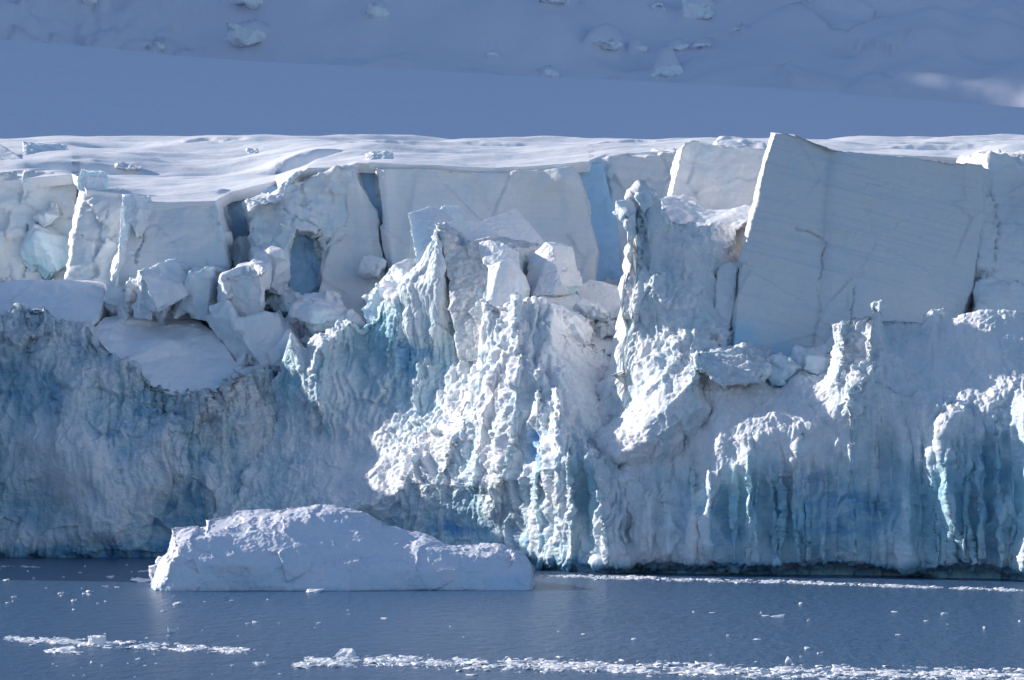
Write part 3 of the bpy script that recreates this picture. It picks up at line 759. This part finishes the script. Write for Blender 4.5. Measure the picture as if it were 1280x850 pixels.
wall('ice wall with a stepped edge in the far right corner', [(1236, 192, 388, -6, 0, 3), (1280, 190, 388), (1400, 190, 386), (1400, 420, 370), (1220, 420, 370), (1226, 300, 381, -5, 0, 3)], back=(2, 36, 2), seed=112, amp=0.6, scale=5, blue=0.15, facet=0.7, feats=[('g', 1270, 240, 20, 40, 1.5)], cuts=[([(1236, 230), (1250, 280), (1240, 340)], 2.5, 1.0)])

# unseen block added past the left edge to shade the snow hump
o = solid('ice_cliff', [(-300, 230, 428), (-108, 230, 430), (-102, 420, 424), (-300, 420, 422)], (0, 9, 0), seed=119, amp=0.8, scale=6, vox=0.5)
tag(o, kind='structure')
# big tilted slab on the right
slab = solid('ice_slab', [(969, 166, 377, -6, -3, 2.5), (982, 165, 377), (1040, 187, 378), (1120, 194, 380), (1228, 205, 382), (1232, 225, 382), (1224, 300, 380), (1216, 360, 378), (1190, 440, 372), (1075, 450, 368), (1040, 470, 366), (985, 470, 366), (915, 450, 366, -3, 0, 1.5), (919, 400, 368, -5, 0, 2), (925, 345, 370, -5, 0, 2), (942, 265, 373, -6, 0, 2.5), (956, 205, 375, -6, 0, 2.5)],
             (6, 17, -1), seed=120, amp=0.35, scale=9, blue=0.1, vox=0.2, mat=M_SLAB, facet=0.3, fine=0.08,
             feats=[('r', [(1040, 180), (1032, 260), (1030, 330), (1020, 450)], 1.6, 40, 8), ('g', 1020, 400, 20, 60, -1.0), ('r', [(1060, 390), (1050, 440)], -0.8, 6, 14), ('g', 1190, 230, 40, 30, 0.6), ('g', 1170, 380, 60, 60, -1.2)],
             cuts=[([(994, 284), (1010, 290), (1028, 296)], 2.0, 0.9), ([(1032, 300), (1030, 330), (1024, 352)], 1.8, 0.7), ([(1022, 360), (1026, 390), (1018, 430)], 1.6, 0.4), ([(1070, 360), (1060, 400), (1052, 450)], 2.0, 0.6)], spots=((930, 432, 30), (975, 450, 26)))  # spots paint the blue glow at the slab foot into its ice colour
tag(slab, 'huge smooth grey ice slab leaning right with a sharp upper left corner', 'ice slab')

t_ = solid('ice_block', [(856, 178, 398, -10, 8, 4), (866, 174, 399), (905, 180, 400), (956, 184, 401), (958, 370, 394), (860, 370, 392), (838, 248, 393, -6, 0, 4), (846, 215, 395, -8, 0, 4)], (4, 14, 0), seed=121, amp=0.3, scale=4, blue=0.05, facet=0.2)
tag(t_, 'tilted snow covered ice block just left of the huge leaning slab', 'ice block')
t_ = solid('snow_ledge', [(828, 246, 386), (860, 244, 390), (880, 262, 386), (910, 262, 386), (936, 258, 388), (938, 276, 382), (915, 290, 378), (880, 292, 378), (850, 290, 379), (828, 280, 380), (824, 262, 383)], (2, 14, 1), seed=122, amp=0.5, scale=3, mat=M_BLOCK, blue=0.0)
tag(t_, 'overhanging snow ledge on top of the rough tower under the tilted block', 'snow ledge')

# central group
def blk(label, front, back=(0, 8, 0), cat='ice block', name='ice_block', **kw):
    kw.setdefault('mat', M_BLOCK)
    o = solid(name, front, back, **kw); tag(o, label, cat); return o
blk('brown streaked ice block with a smooth shaded snow roof in the centre', [(546, 283, 400, -3, -3, 1), (556, 292, 399), (575, 306, 399), (590, 302, 399), (605, 298, 399), (640, 310, 399), (648, 410, 395), (620, 445, 392), (572, 455, 392), (564, 400, 396), (556, 330, 399)], (4, 10, 1), seed=130, amp=0.2, scale=2.5, grit=0.6, blue=0.1, vox=0.18, facet=0.3)
blk('smooth mauve snow roof sloping up to a point over the central block', [(546, 280, 403.1), (570, 274, 405.5), (600, 276, 407.5), (628, 266, 410.7), (645, 260, 412.6), (668, 285, 411.5), (684, 305, 410.5), (650, 318, 406.6), (620, 310, 405.2), (580, 308, 402.5), (562, 296, 402.5)], (0, 1.5, -2.5), name='snow_roof', cat='snow roof', seed=131, amp=0.10, scale=4, vox=0.18, blue=0, mat=M_SNOW)
blk('pale blue upright slab leaning left above the central snow roof', [(509, 266, 420), (536, 257, 422), (552, 276, 420), (545, 330, 414), (524, 340, 412), (516, 310, 416)], (2, 3, 0), seed=132, amp=0.15, scale=2.5, blue=0.45, vox=0.18)
blk('thin blue shard standing behind the central snow roof', [(552, 258, 424, -2, 2, 1), (557, 255, 424), (570, 276, 424), (568, 300, 422), (550, 300, 422)], (2, 2.5, 0), seed=133, amp=0.12, scale=2, blue=0.6, vox=0.18)
blk('white rounded ice lump under the right side of the central snow roof', [(594, 304, 399), (610, 299, 398), (630, 303, 397), (648, 316, 397), (650, 335, 396), (625, 345, 394), (604, 330, 396)], (0, 5, 0), seed=134, amp=0.175, scale=1.8, vox=0.16, blue=0.1)
blk('smooth half dome shard with a pale face below the white lump', [(613, 332, 392, -3, 0, 1), (626, 326, 391), (634, 324, 391), (648, 342, 391), (655, 360, 391), (652, 378, 391), (640, 400, 390), (608, 395, 390, -2, 0, 1)], (1, 5, 0), seed=135, amp=0.06, scale=2.5, vox=0.15, blue=0.1)
blk('upright wedge of ice with a bright left facing side right of the roof', [(682, 302, 401, -2, 0, 1), (690, 306, 400), (696, 330, 398), (704, 356, 396), (690, 368, 395), (665, 372, 396), (655, 350, 400), (662, 322, 402)], (3, 5, 0), seed=136, amp=0.11, scale=2.0, vox=0.14, blue=0.15, facet=0.1)
blk('smooth mauve wedge lying flat between the wedge and the round block', [(670, 372, 394), (706, 356, 402), (722, 368, 401), (738, 386, 397), (734, 402, 391), (710, 412, 389), (690, 396, 391)], (0, 3, -3), seed=137, amp=0.05, scale=3, vox=0.16, blue=0)
blk('round topped split ice block below the dark chasm', [(718, 358, 406), (738, 349, 408), (760, 356, 408), (776, 370, 406), (778, 392, 402), (760, 402, 398), (738, 398, 399), (724, 376, 402)], (2, 7, 0), seed=138, amp=0.11, scale=3, vox=0.16, blue=0.15)
blk('low snow shelf with a sunlit top beside the rough tower', [(722, 412, 394), (745, 406, 400), (772, 404, 400), (790, 420, 394), (790, 450, 388), (730, 440, 388)], (0, 6, -1), seed=139, amp=0.2, scale=3, vox=0.18, blue=0, mat=M_SNOW)
blk('large cracked pale boulder on the crest of the central ridge', [(632, 384, 384), (650, 376, 385), (680, 380, 385), (706, 396, 384), (716, 412, 383), (712, 432, 381), (690, 440, 380), (660, 436, 380), (640, 420, 380)], (3, 7, 0), seed=140, amp=0.2, scale=2.5, vox=0.16, blue=0.1, facet=0.5)
blk('domed brownish ice boulder below the foot of the huge slab', [(862, 446, 358), (885, 436, 360), (930, 433, 361), (955, 442, 362), (962, 456, 360), (950, 478, 356), (900, 480, 355), (870, 462, 356)], (2, 7, 0), seed=141, amp=0.45, scale=2.2, vox=0.16, grit=0.3, blue=0.05, facet=0.3)
blk('narrow upright ice fin wedged beside the left edge of the huge slab', [(898, 334, 372, -2, 0, 1), (912, 326, 372), (922, 332, 372), (918, 380, 370), (908, 420, 368), (892, 430, 367), (894, 370, 370, -2, 0, 1)], (2, 5, 0), seed=142, amp=0.2, scale=1.5, vox=0.15, blue=0.1)
blk('small square headed ice pillar with a dark face beneath the slab corner', [(1042, 404, 358, -2, 0, 1), (1070, 400, 358), (1076, 430, 358), (1074, 440, 357), (1044, 436, 357, -2, 0, 1)], (2, 4, 0), seed=143, amp=0.3, scale=1.5, vox=0.13, grit=0.25, blue=0.1, facet=0.3)

# left group
blk('long smooth snow hump along the left edge under the ice walls', [(-80, 352, 428), (0, 350, 428), (50, 347, 429), (100, 350, 429), (128, 354, 428), (132, 372, 424), (120, 400, 418), (100, 420, 414), (-80, 420, 414)], (0, 16, -1), name='snow_hump', cat='snow hump', seed=150, amp=0.6, scale=9, blue=0.0, vox=0.22, fine=0.03, facet=0.25, feats=[('g', 60, 375, 50, 6, 0.8)], mat=M_SNOW)
blk('flat smooth snow slab with a sunlit lip tipping toward the sea', [(132, 396, 424), (170, 390, 426), (205, 392, 427), (240, 396, 426), (268, 412, 422), (290, 440, 418), (309, 462, 415), (312, 486, 412), (280, 508, 409), (225, 498, 409), (180, 476, 410), (145, 450, 412), (114, 418, 416)], (0, 8, -3), name='snow_slab', cat='snow slab', seed=151, feats=[('g', 190, 410, 40, 8, 1.2), ('r', [(150, 400), (200, 402), (250, 412)], -0.8, 6, 6), ('g', 230, 450, 50, 12, 0.7)], amp=0.5, scale=6, blue=0.0, vox=0.2, mat=M_SNOW)
LUMPS = [
 ('round topped ice block leaning at the foot of the broad block', 197, 362, 66, 66, 422, 0.2, 0.1),
 ('blue tinted boulder between the broad block and the snow slab', 252, 366, 50, 60, 424, 0.0, 0.2),
 ('big knobbly ice boulder at the foot of the arched block', 305, 372, 62, 84, 422, 0.1, 0.1),
 ('pale boulder wedged under the mouth of the cave', 340, 345, 40, 60, 426, 0.3, 0.1),
 ('flat ledge of broken ice on the floor of the cave', 365, 380, 56, 26, 428, 0.0, 0.3),
 ('broad rounded boulder right of the gap beside the snow slab', 333, 425, 78, 82, 418, 0.4, 0.1),
 ('low boulder leaning on the right rim of the snow slab', 290, 410, 40, 50, 420, 0.6, 0.2),
 ('pale glassy dome of ice above the sunlit rib', 410, 400, 74, 50, 418, 0.1, 0.25),
 ('small round lump at the foot of the tall curved face', 466, 338, 28, 24, 433, 0.0, 0.0),
 ('sunlit ice boulder at the foot of the narrow crack', 492, 358, 66, 60, 416, 0.6, 0.1),
 ('tall pale ice lump left of the central pinnacle', 478, 392, 44, 50, 412, 0.3, 0.3),
 ('dark angular chunk in the blue recess left of the narrow block', 58, 312, 50, 70, 452, 0.5, 0.6),
 ('tilted slab resting in the recess beside the sunlit edge', 66, 268, 34, 22, 451, 0.7, 0.3),
 ('ice boulder below the narrow block behind the snow hump', 150, 372, 40, 44, 424, 0.1, 0.1),
 ('small jagged block at the top of the blue gap', 228, 345, 30, 30, 427, 0.2, 0.2),
 ('rough block in the recess right of the broad block', 300, 320, 40, 60, 440, 0.2, 0.3),
 ('weathered boulder jutting from the flank of the rough tower', 850, 380, 60, 80, 371, 0.3, 0.1),
 ('blue shaded boulder in the hollow of the rough tower', 880, 400, 44, 50, 372, 0.1, 0.4),
 ('small knob on the very top of the rough tower', 806, 248, 26, 26, 368, 0.2, 0.1),
 ('overhanging knob on the left shoulder of the rough tower', 785, 266, 26, 28, 368, 0.6, 0.3),
 ('small white boulder at the lower left foot of the huge slab', 892, 432, 30, 26, 366, 0.1, 0.05),
 ('glassy blue boulder at the base of the huge slab', 975, 464, 40, 30, 366, 0.0, 0.6),
 ('blue shaded boulder right of the glassy one under the slab', 1010, 455, 50, 40, 366, 0.2, 0.3),
 ('small sunlit cone of ice on the right hand snow slope', 1166, 400, 20, 26, 364, 0.0, 0.0),
 ('small cap of ice balanced on the right hand pinnacle', 1099, 382, 18, 12, 360, 0.3, 0.1),
]
for k, (lab, a, py, w, h, Y, rot, bl) in enumerate(LUMPS):
    o = boulder('ice_boulder', a, py, w * 1.32, h * 1.3, min(Y, Y - 4 if a > 940 else Y), 300 + k, rot=rot, blue=bl, facet=min(0.8, w * 0.013), n=26, fine=0.07, amp=min(0.35, w * 0.006))
    tag(o, lab, 'ice boulder')

rc = random.Random(7)
for k in range(86):
    if k < 72:
        a_ = rc.uniform(135, 395)
        p_ = rc.uniform(352, 392) if a_ < 300 else rc.uniform(380, 452)
        Y_ = 427 - (p_ - 350) * 0.10
    else:
        a_, p_ = rc.uniform(690, 775), rc.uniform(385, 430); Y_ = 393
    w_ = 8 + 26 * rc.random() ** 1.8
    o = boulder('ice_chunk', a_, p_, w_, w_ * rc.uniform(0.7, 1.2), Y_, 500 + k, rot=rc.uniform(0, 1.5), blue=rc.uniform(0, 0.3), facet=0.25, n=21, fine=0.04, amp=0.08)
    if k < 72: tag(o, 'angular ice chunk packed into the rubble between the upper wall and the snow slab', 'ice chunk', 'ice chunks in the rubble left of the crack')
    else: tag(o, 'angular ice chunk lying under the smooth mauve wedge', 'ice chunk', 'ice chunks under the mauve wedge')

# blocks on the plateau
blk('dark triangular snow mound at the left edge of the plateau', [(-60, 176, 490), (0, 179, 490), (20, 192, 486), (42, 208, 480), (-60, 216, 476)], (0, 6, -1), name='snow_mound', cat='snow mound', seed=160, amp=0.15, scale=4, mat=M_SNOW, blue=0)
blk('lone upturned ice block with a sunlit face on the plateau', [(28, 178, 492, -1, 0, 1), (34, 180, 491), (45, 192, 489), (90, 204, 486), (88, 207, 485), (30, 200, 486)], (6, 6, 0.5), seed=161, amp=0.25, scale=2, blue=0.3, vox=0.18)
blk('low ragged row of ice stubs on the plateau beyond the sunlit edge', [(142, 206, 482), (150, 202, 482), (160, 204, 482), (178, 208, 481), (176, 211, 480), (144, 210, 480)], (0, 2, 0), seed=162, amp=0.3, scale=0.9, blue=0.3, vox=0.15)
blk('tiny dark ice stub on the distant plateau', [(306, 186, 520), (322, 185, 520), (325, 192, 518), (310, 192, 518)], (0, 2, 0), seed=163, amp=0.2, scale=1, blue=0.2, vox=0.15)
blk('small bright ice lip at the head of the narrow crack', [(456, 192, 455, -1, 0, 1), (470, 189, 455), (482, 188, 455), (484, 200, 452), (460, 204, 450)], (1, 4, 0), seed=164, amp=0.3, scale=1.2, blue=0.2, vox=0.15)
blk('pointed sunlit snow fin at the corner of the narrow block', [(96, 240, 437), (95, 225, 437), (102, 210, 437), (109, 220, 437), (108, 240, 437)], (3, 3, 0), name='snow_fin', cat='snow fin', seed=165, amp=0.25, scale=1.2, vox=0.14, blue=0)
blk('ragged sunlit ice spur hanging down the left corner of the broad block', [(153, 246, 428), (160, 242, 428), (168, 242, 428), (174, 262, 428), (172, 284, 428), (168, 300, 428), (164, 280, 428), (158, 286, 428), (148, 330, 427), (136, 360, 426), (145, 320, 428), (153, 280, 428)], (2, 4, 0), name='ice_spur', cat='ice spur', seed=166, amp=0.3, scale=1.1, vox=0.14, blue=0)
blk('low white crest rising from the plateau beside the huge slab', [(894, 176, 440), (903, 169, 442), (930, 173, 442), (958, 178, 440), (958, 190, 436), (894, 186, 436)], (0, 8, 0), name='snow_crest', cat='snow crest', seed=167, amp=0.3, scale=3, mat=M_SNOW, blue=0)
blk('bright sunlit lip of snow curling over the arched block', [(307, 258, 432), (315, 250, 432), (345, 242, 433), (352, 228, 434), (372, 214, 435), (378, 214, 435), (356, 240, 433), (352, 250, 432), (320, 258, 431), (312, 266, 431)], (0, 4, 0.5), name='snow_lip', cat='snow lip', seed=168, amp=0.25, scale=1.5, vox=0.15, blue=0)

# features that belong to one block become its parts
def find(label_start):
    return next(o for o in scene.objects if str(o.get('label', '')).startswith(label_start))
def attach(child, owner, name):
    c, p = find(child), find(owner)
    if p.type == 'MESH':                      # the owner becomes an empty at its foot, its own mesh the body
        co = np.empty(len(p.data.vertices) * 3, np.float32); p.data.vertices.foreach_get('co', co); co = co.reshape(-1, 3)
        root = bpy.data.objects.new(p.name, None); scene.collection.objects.link(root)
        nm = p.name; p.name = 'ice_body'; root.name = nm
        root.location = (float(co[:, 0].mean()), float(co[:, 1].min()), float(co[:, 2].min()))
        for k in ('label', 'category', 'group'):
            if k in p: root[k] = p[k]; del p[k]
        p.parent = root; p.location = -root.location
        p = root
    for k in ('label', 'category', 'group'):
        if k in c: del c[k]
    c.name = name; c.parent = p; c.location = -p.location
attach('bright sunlit lip of snow curling', 'arched ice block', 'snow_lip')
attach('dark blue back wall of the cave', 'arched ice block', 'cave_wall')
attach('ragged sunlit ice spur', 'broad smooth ice block', 'ice_spur')
attach('pointed sunlit snow fin', 'narrow ice block', 'snow_fin')
attach('smooth mauve snow roof', 'brown streaked ice block', 'snow_roof')
attach('overhanging snow ledge', 'rough knobbly', 'snow_ledge')
attach('small knob on the very top', 'rough knobbly', 'ice_knob')
attach('overhanging knob on the left', 'rough knobbly', 'ice_knob')
attach('narrow upright ice fin', 'huge smooth grey', 'ice_fin')
attach('large cracked pale boulder', 'craggy sunlit', 'ice_crest')

# ------------------------------------------------------------------ iceberg
berg = relief('iceberg',
    [('z', -1.2, [(190, 325), (230, 324.5), (300, 325.5), (420, 324.4), (520, 325.6), (600, 324.6), (660, 325.5), (668, 327)]),
     ('z', 0.1, [(190, 324.6), (230, 323.8), (300, 324.8), (420, 323.9), (520, 324.9), (600, 324.1), (660, 324.9), (668, 326.6)]),
     [(190, 722, 326), (205, 705, 324.4), (240, 705, 324.6), (350, 708, 325.2), (500, 710, 325.4), (600, 712, 325), (668, 722, 328)],
     [(190, 712, 327), (203, 690, 326.5), (215, 676, 327), (240, 672, 326.5), (300, 672, 328), (380, 665, 329), (480, 680, 328), (560, 692, 327), (620, 695, 327), (668, 706, 329)],
     [(190, 708, 328), (200, 686, 328), (206, 674, 329), (214, 656, 330), (240, 655, 330), (256, 655, 331), (258, 646, 332), (300, 640, 333), (345, 637, 333), (372, 631, 333), (420, 633, 333), (450, 642, 332.5), (480, 655, 332), (530, 670, 331.5), (560, 680, 331), (600, 681, 331), (640, 685, 330), (655, 694, 330), (668, 708, 331)]],
    feats=[('r', [(212, 660), (222, 690), (206, 730)], -0.8, 6, 26), ('g', 400, 650, 60, 14, -0.8), ('g', 450, 695, 60, 10, 0.8), ('r', [(260, 700), (330, 690), (440, 702)], -0.6, 14, 14)],
    rough=(0.13, [(640, 695, 24, 12, 0.35), (210, 690, 14, 40, 0.35), (420, 650, 60, 7, 0.25), (440, 700, 60, 8, 0.28)]), flute=(0, []), blue=(0.02, [(640, 725, 40, 12, 0.5)]), deep=(0, []), close=(4, 10), close_d=6, cap=(18, 10), mat=M_BERG, wet_shade_amt=0.3, grainy=0.35, seed=9, big=0.5, step=0.11, chunk=0.9)
tag(berg, 'long low white iceberg floating in front of the glacier cliff', 'iceberg')

# ------------------------------------------------------------------ floating ice
def chunk_mesh(rnd, n=9):
    bm = bmesh.new()
    for k in range(n):
        th = rnd.uniform(0, 2 * math.pi); r = rnd.uniform(0.6, 1.0)
        bm.verts.new((r * math.cos(th), r * math.sin(th), rnd.choice((-0.5, 0.1, 0.35, rnd.uniform(0.1, 0.9)))))
    r = bmesh.ops.convex_hull(bm, input=bm.verts[:])
    junk = [g for g in r['geom_interior'] if isinstance(g, bmesh.types.BMVert)] + [g for g in r['geom_unused'] if isinstance(g, bmesh.types.BMVert)]
    bmesh.ops.delete(bm, geom=list(set(junk)), context='VERTS')
    bmesh.ops.triangulate(bm, faces=bm.faces[:])
    V = np.array([v.co[:] for v in bm.verts]); Fc = np.array([[v.index for v in f.verts] for f in (bm.faces.ensure_lookup_table() or bm.faces)])
    return V, Fc

def ypix(py):
    return CAM_H * F / (py - HOR)

rnd = random.Random(4)
PROTO = []
for k in range(14):
    bm_v = chunk_mesh(rnd, rnd.randint(8, 13)); PROTO.append(bm_v)

def brash(name, pts_fn, count, smin, smax, seed, hz=0.5):
    """a belt of crushed ice, far too fine to count"""
    r = random.Random(seed); Vs = []; Fs = []; off = 0
    for k in range(count):
        a, py = pts_fn(r)
        Y = ypix(py); c = P(a, py, Y); c[2] = 0
        V, Fc = PROTO[r.randrange(len(PROTO))]
        s = smin * (smax / smin) ** (r.random() ** 2.2)
        th = r.uniform(0, 6.28); cs, sn = math.cos(th), math.sin(th)
        W = V * np.array([s, s, s * hz * r.uniform(0.5, 1.2)])
        W = np.stack([W[:, 0] * cs - W[:, 1] * sn, W[:, 0] * sn + W[:, 1] * cs, W[:, 2]], -1) + c
        Vs.append(W); Fs.append(Fc + off); off += len(V)
    V = np.concatenate(Vs); Fc = np.concatenate(Fs)
    o = mesh_np(name, V, Fc, M_FLOE, np.zeros((len(V), 3)), smooth=False)
    tag(o, kind='stuff')
    return o

def gauss_band(segs, sd):
    """segs: (a0, py0, a1, py1, weight, half width)"""
    W = [s[4] for s in segs]
    def fn(r):
        for _ in range(50):
            s = r.choices(segs, W)[0]; t = r.random()
            a = s[0] + (s[2] - s[0]) * t; py = s[1] + (s[3] - s[1]) * t + r.gauss(0, s[5] * 0.5)
            # clumps
            q = noise(np.array([[a * 0.03, py * 0.25, sd]]), 3)[0] + 0.5 * noise(np.array([[a * 0.12, py * 0.6, sd]]), 4)[0]
            if q > r.uniform(-0.3, 0.55): return a, max(py, HOR + 150)
        return a, py
    return fn

b1 = brash('brash_ice', gauss_band([(380, 828, 520, 826, 3, 5), (500, 828, 900, 838, 5, 6.5), (860, 838, 1300, 846, 5, 7), (370, 832, 420, 830, 1, 3)], 1), 9500, 0.05, 0.62, 11)
tag(b1, 'long belt of crushed white ice across the bottom of the photo', 'brash ice')
b2 = brash('brash_ice', gauss_band([(10, 799, 110, 803, 3, 3), (100, 804, 310, 814, 4, 4), (60, 814, 100, 816, 0.4, 2)], 2), 2800, 0.05, 0.62, 12)
tag(b2, 'short belt of crushed white ice at the lower left', 'brash ice')
b3 = brash('brash_ice', gauss_band([(664, 720, 820, 722, 3, 1.5), (740, 722, 1000, 728, 4, 2), (960, 727, 1300, 739, 4, 1.7), (0, 708, 50, 709, 0.4, 1)], 3), 4200, 0.06, 0.5, 13)
tag(b3, 'thin line of crushed ice along the foot of the right hand cliff', 'brash ice')

# single floes one can tell apart
NAMED = [
 ('flat floe with a raised left end just below the short ice belt', 82, 815, 36, 7, 21),
 ('long low floe left of the iceberg', 176, 727, 34, 5, 22),
 ('tallest white chunk in the short ice belt', 122, 806, 26, 12, 23),
 ('pointed chunk at the left end of the long ice belt', 326, 832, 16, 6, 24),
 ('pair shaped floe floating right of the iceberg centre line', 222, 756, 14, 4, 25),
 ('upright white chunk left of the long ice belt', 214, 790, 12, 7, 26),
 ('white chunk in front of the middle of the iceberg', 394, 740, 26, 4, 27),
 ('white chunk standing in the long belt near its left end', 430, 822, 34, 11, 28),
 ('upright chunk in the long belt under the right hand wall', 986, 829, 12, 9, 29),
 ('flat floe alone in open water below the tilted slab', 971, 772, 20, 4, 30),
]
def floe(V, Fc, name, a, py, w, h, seed):
    r = random.Random(seed); Y = ypix(py); c = P(a, py, Y); c[2] = 0
    s = w / F * Y / 2
    W = V * np.array([s, s * 0.8, 1.0]); W[:, 2] *= (h / F * Y) / max(V[:, 2].max(), 0.2)
    W[:, 2] = np.maximum(W[:, 2], -0.3)
    o = mesh_np(name, W, Fc, M_FLOE, np.zeros((len(V), 3)), smooth=False)
    o.location = c
    return o
def lumpy(seed):
    V, Fc = chunk_mesh(random.Random(seed), 16)
    bm = bmesh.new(); vs = [bm.verts.new(v) for v in V]
    for f in Fc: bm.faces.new([vs[i] for i in f])
    bmesh.ops.subdivide_edges(bm, edges=bm.edges[:], cuts=3, use_grid_fill=True)
    bmesh.ops.triangulate(bm, faces=bm.faces[:])
    bm.verts.index_update()
    V = np.array([v.co[:] for v in bm.verts]); Fc = np.array([[v.index for v in f.verts] for f in bm.faces]); bm.free()
    n = np.stack([fbm(V * 2.3, 3, seed), fbm(V * 2.3, 3, seed + 1), fbm(V * 2.3, 3, seed + 2)], -1)
    return V + n * 0.13, Fc
for lab, a, py, w, h, sd in NAMED:
    V, Fc = lumpy(sd)
    o = floe(V, Fc, 'ice_floe', a, py, w, h, sd); tag(o, lab, 'ice floe', 'ice floes on the open water')

protos = []
rr = random.Random(99)
spots = []
for k in range(100):
    zone = rr.random()
    if zone < 0.25: a, py = rr.uniform(0, 200), rr.uniform(705, 760)
    elif zone < 0.5: a, py = rr.uniform(0, 1280), rr.uniform(742, 800)
    elif zone < 0.8: a, py = rr.uniform(0, 1280), rr.uniform(760, 822)
    else: a, py = rr.uniform(0, 400), rr.uniform(815, 850)
    spots.append((a, py, rr.choice((3, 4, 4, 5, 6, 8, 11)), rr.uniform(1.2, 3.5)))
for k, (a, py, w, h) in enumerate(spots):
    Y = ypix(py)
    if k < 8:
        V, Fc = lumpy(60 + k)
        o = mesh_np('ice_chip', V, Fc, M_FLOE, np.zeros((len(V), 3)), smooth=False); protos.append(o)
    else:
        o = protos[k % 8].copy(); scene.collection.objects.link(o)
    c = P(a, py, Y); s = w / F * Y / 2
    o.location = (c[0], c[1], 0.0); o.rotation_euler = (0, 0, rr.uniform(0, 6.28))
    o.scale = (s, s, h / F * Y / 0.9)
    zl = ('left of the iceberg' if a < 200 and py < 742 else 'between the iceberg and the short ice belt' if a < 360 and py < 800 else 'below the short ice belt' if a < 380 and py >= 800
          else 'right of the iceberg under the cliff' if a > 665 and py < 775 else 'in midwater above the long ice belt' if a < 860 else 'near the right edge above the long ice belt')
    tag(o, 'small white ice chip floating ' + zl, 'ice chip', 'small ice chips floating ' + zl)
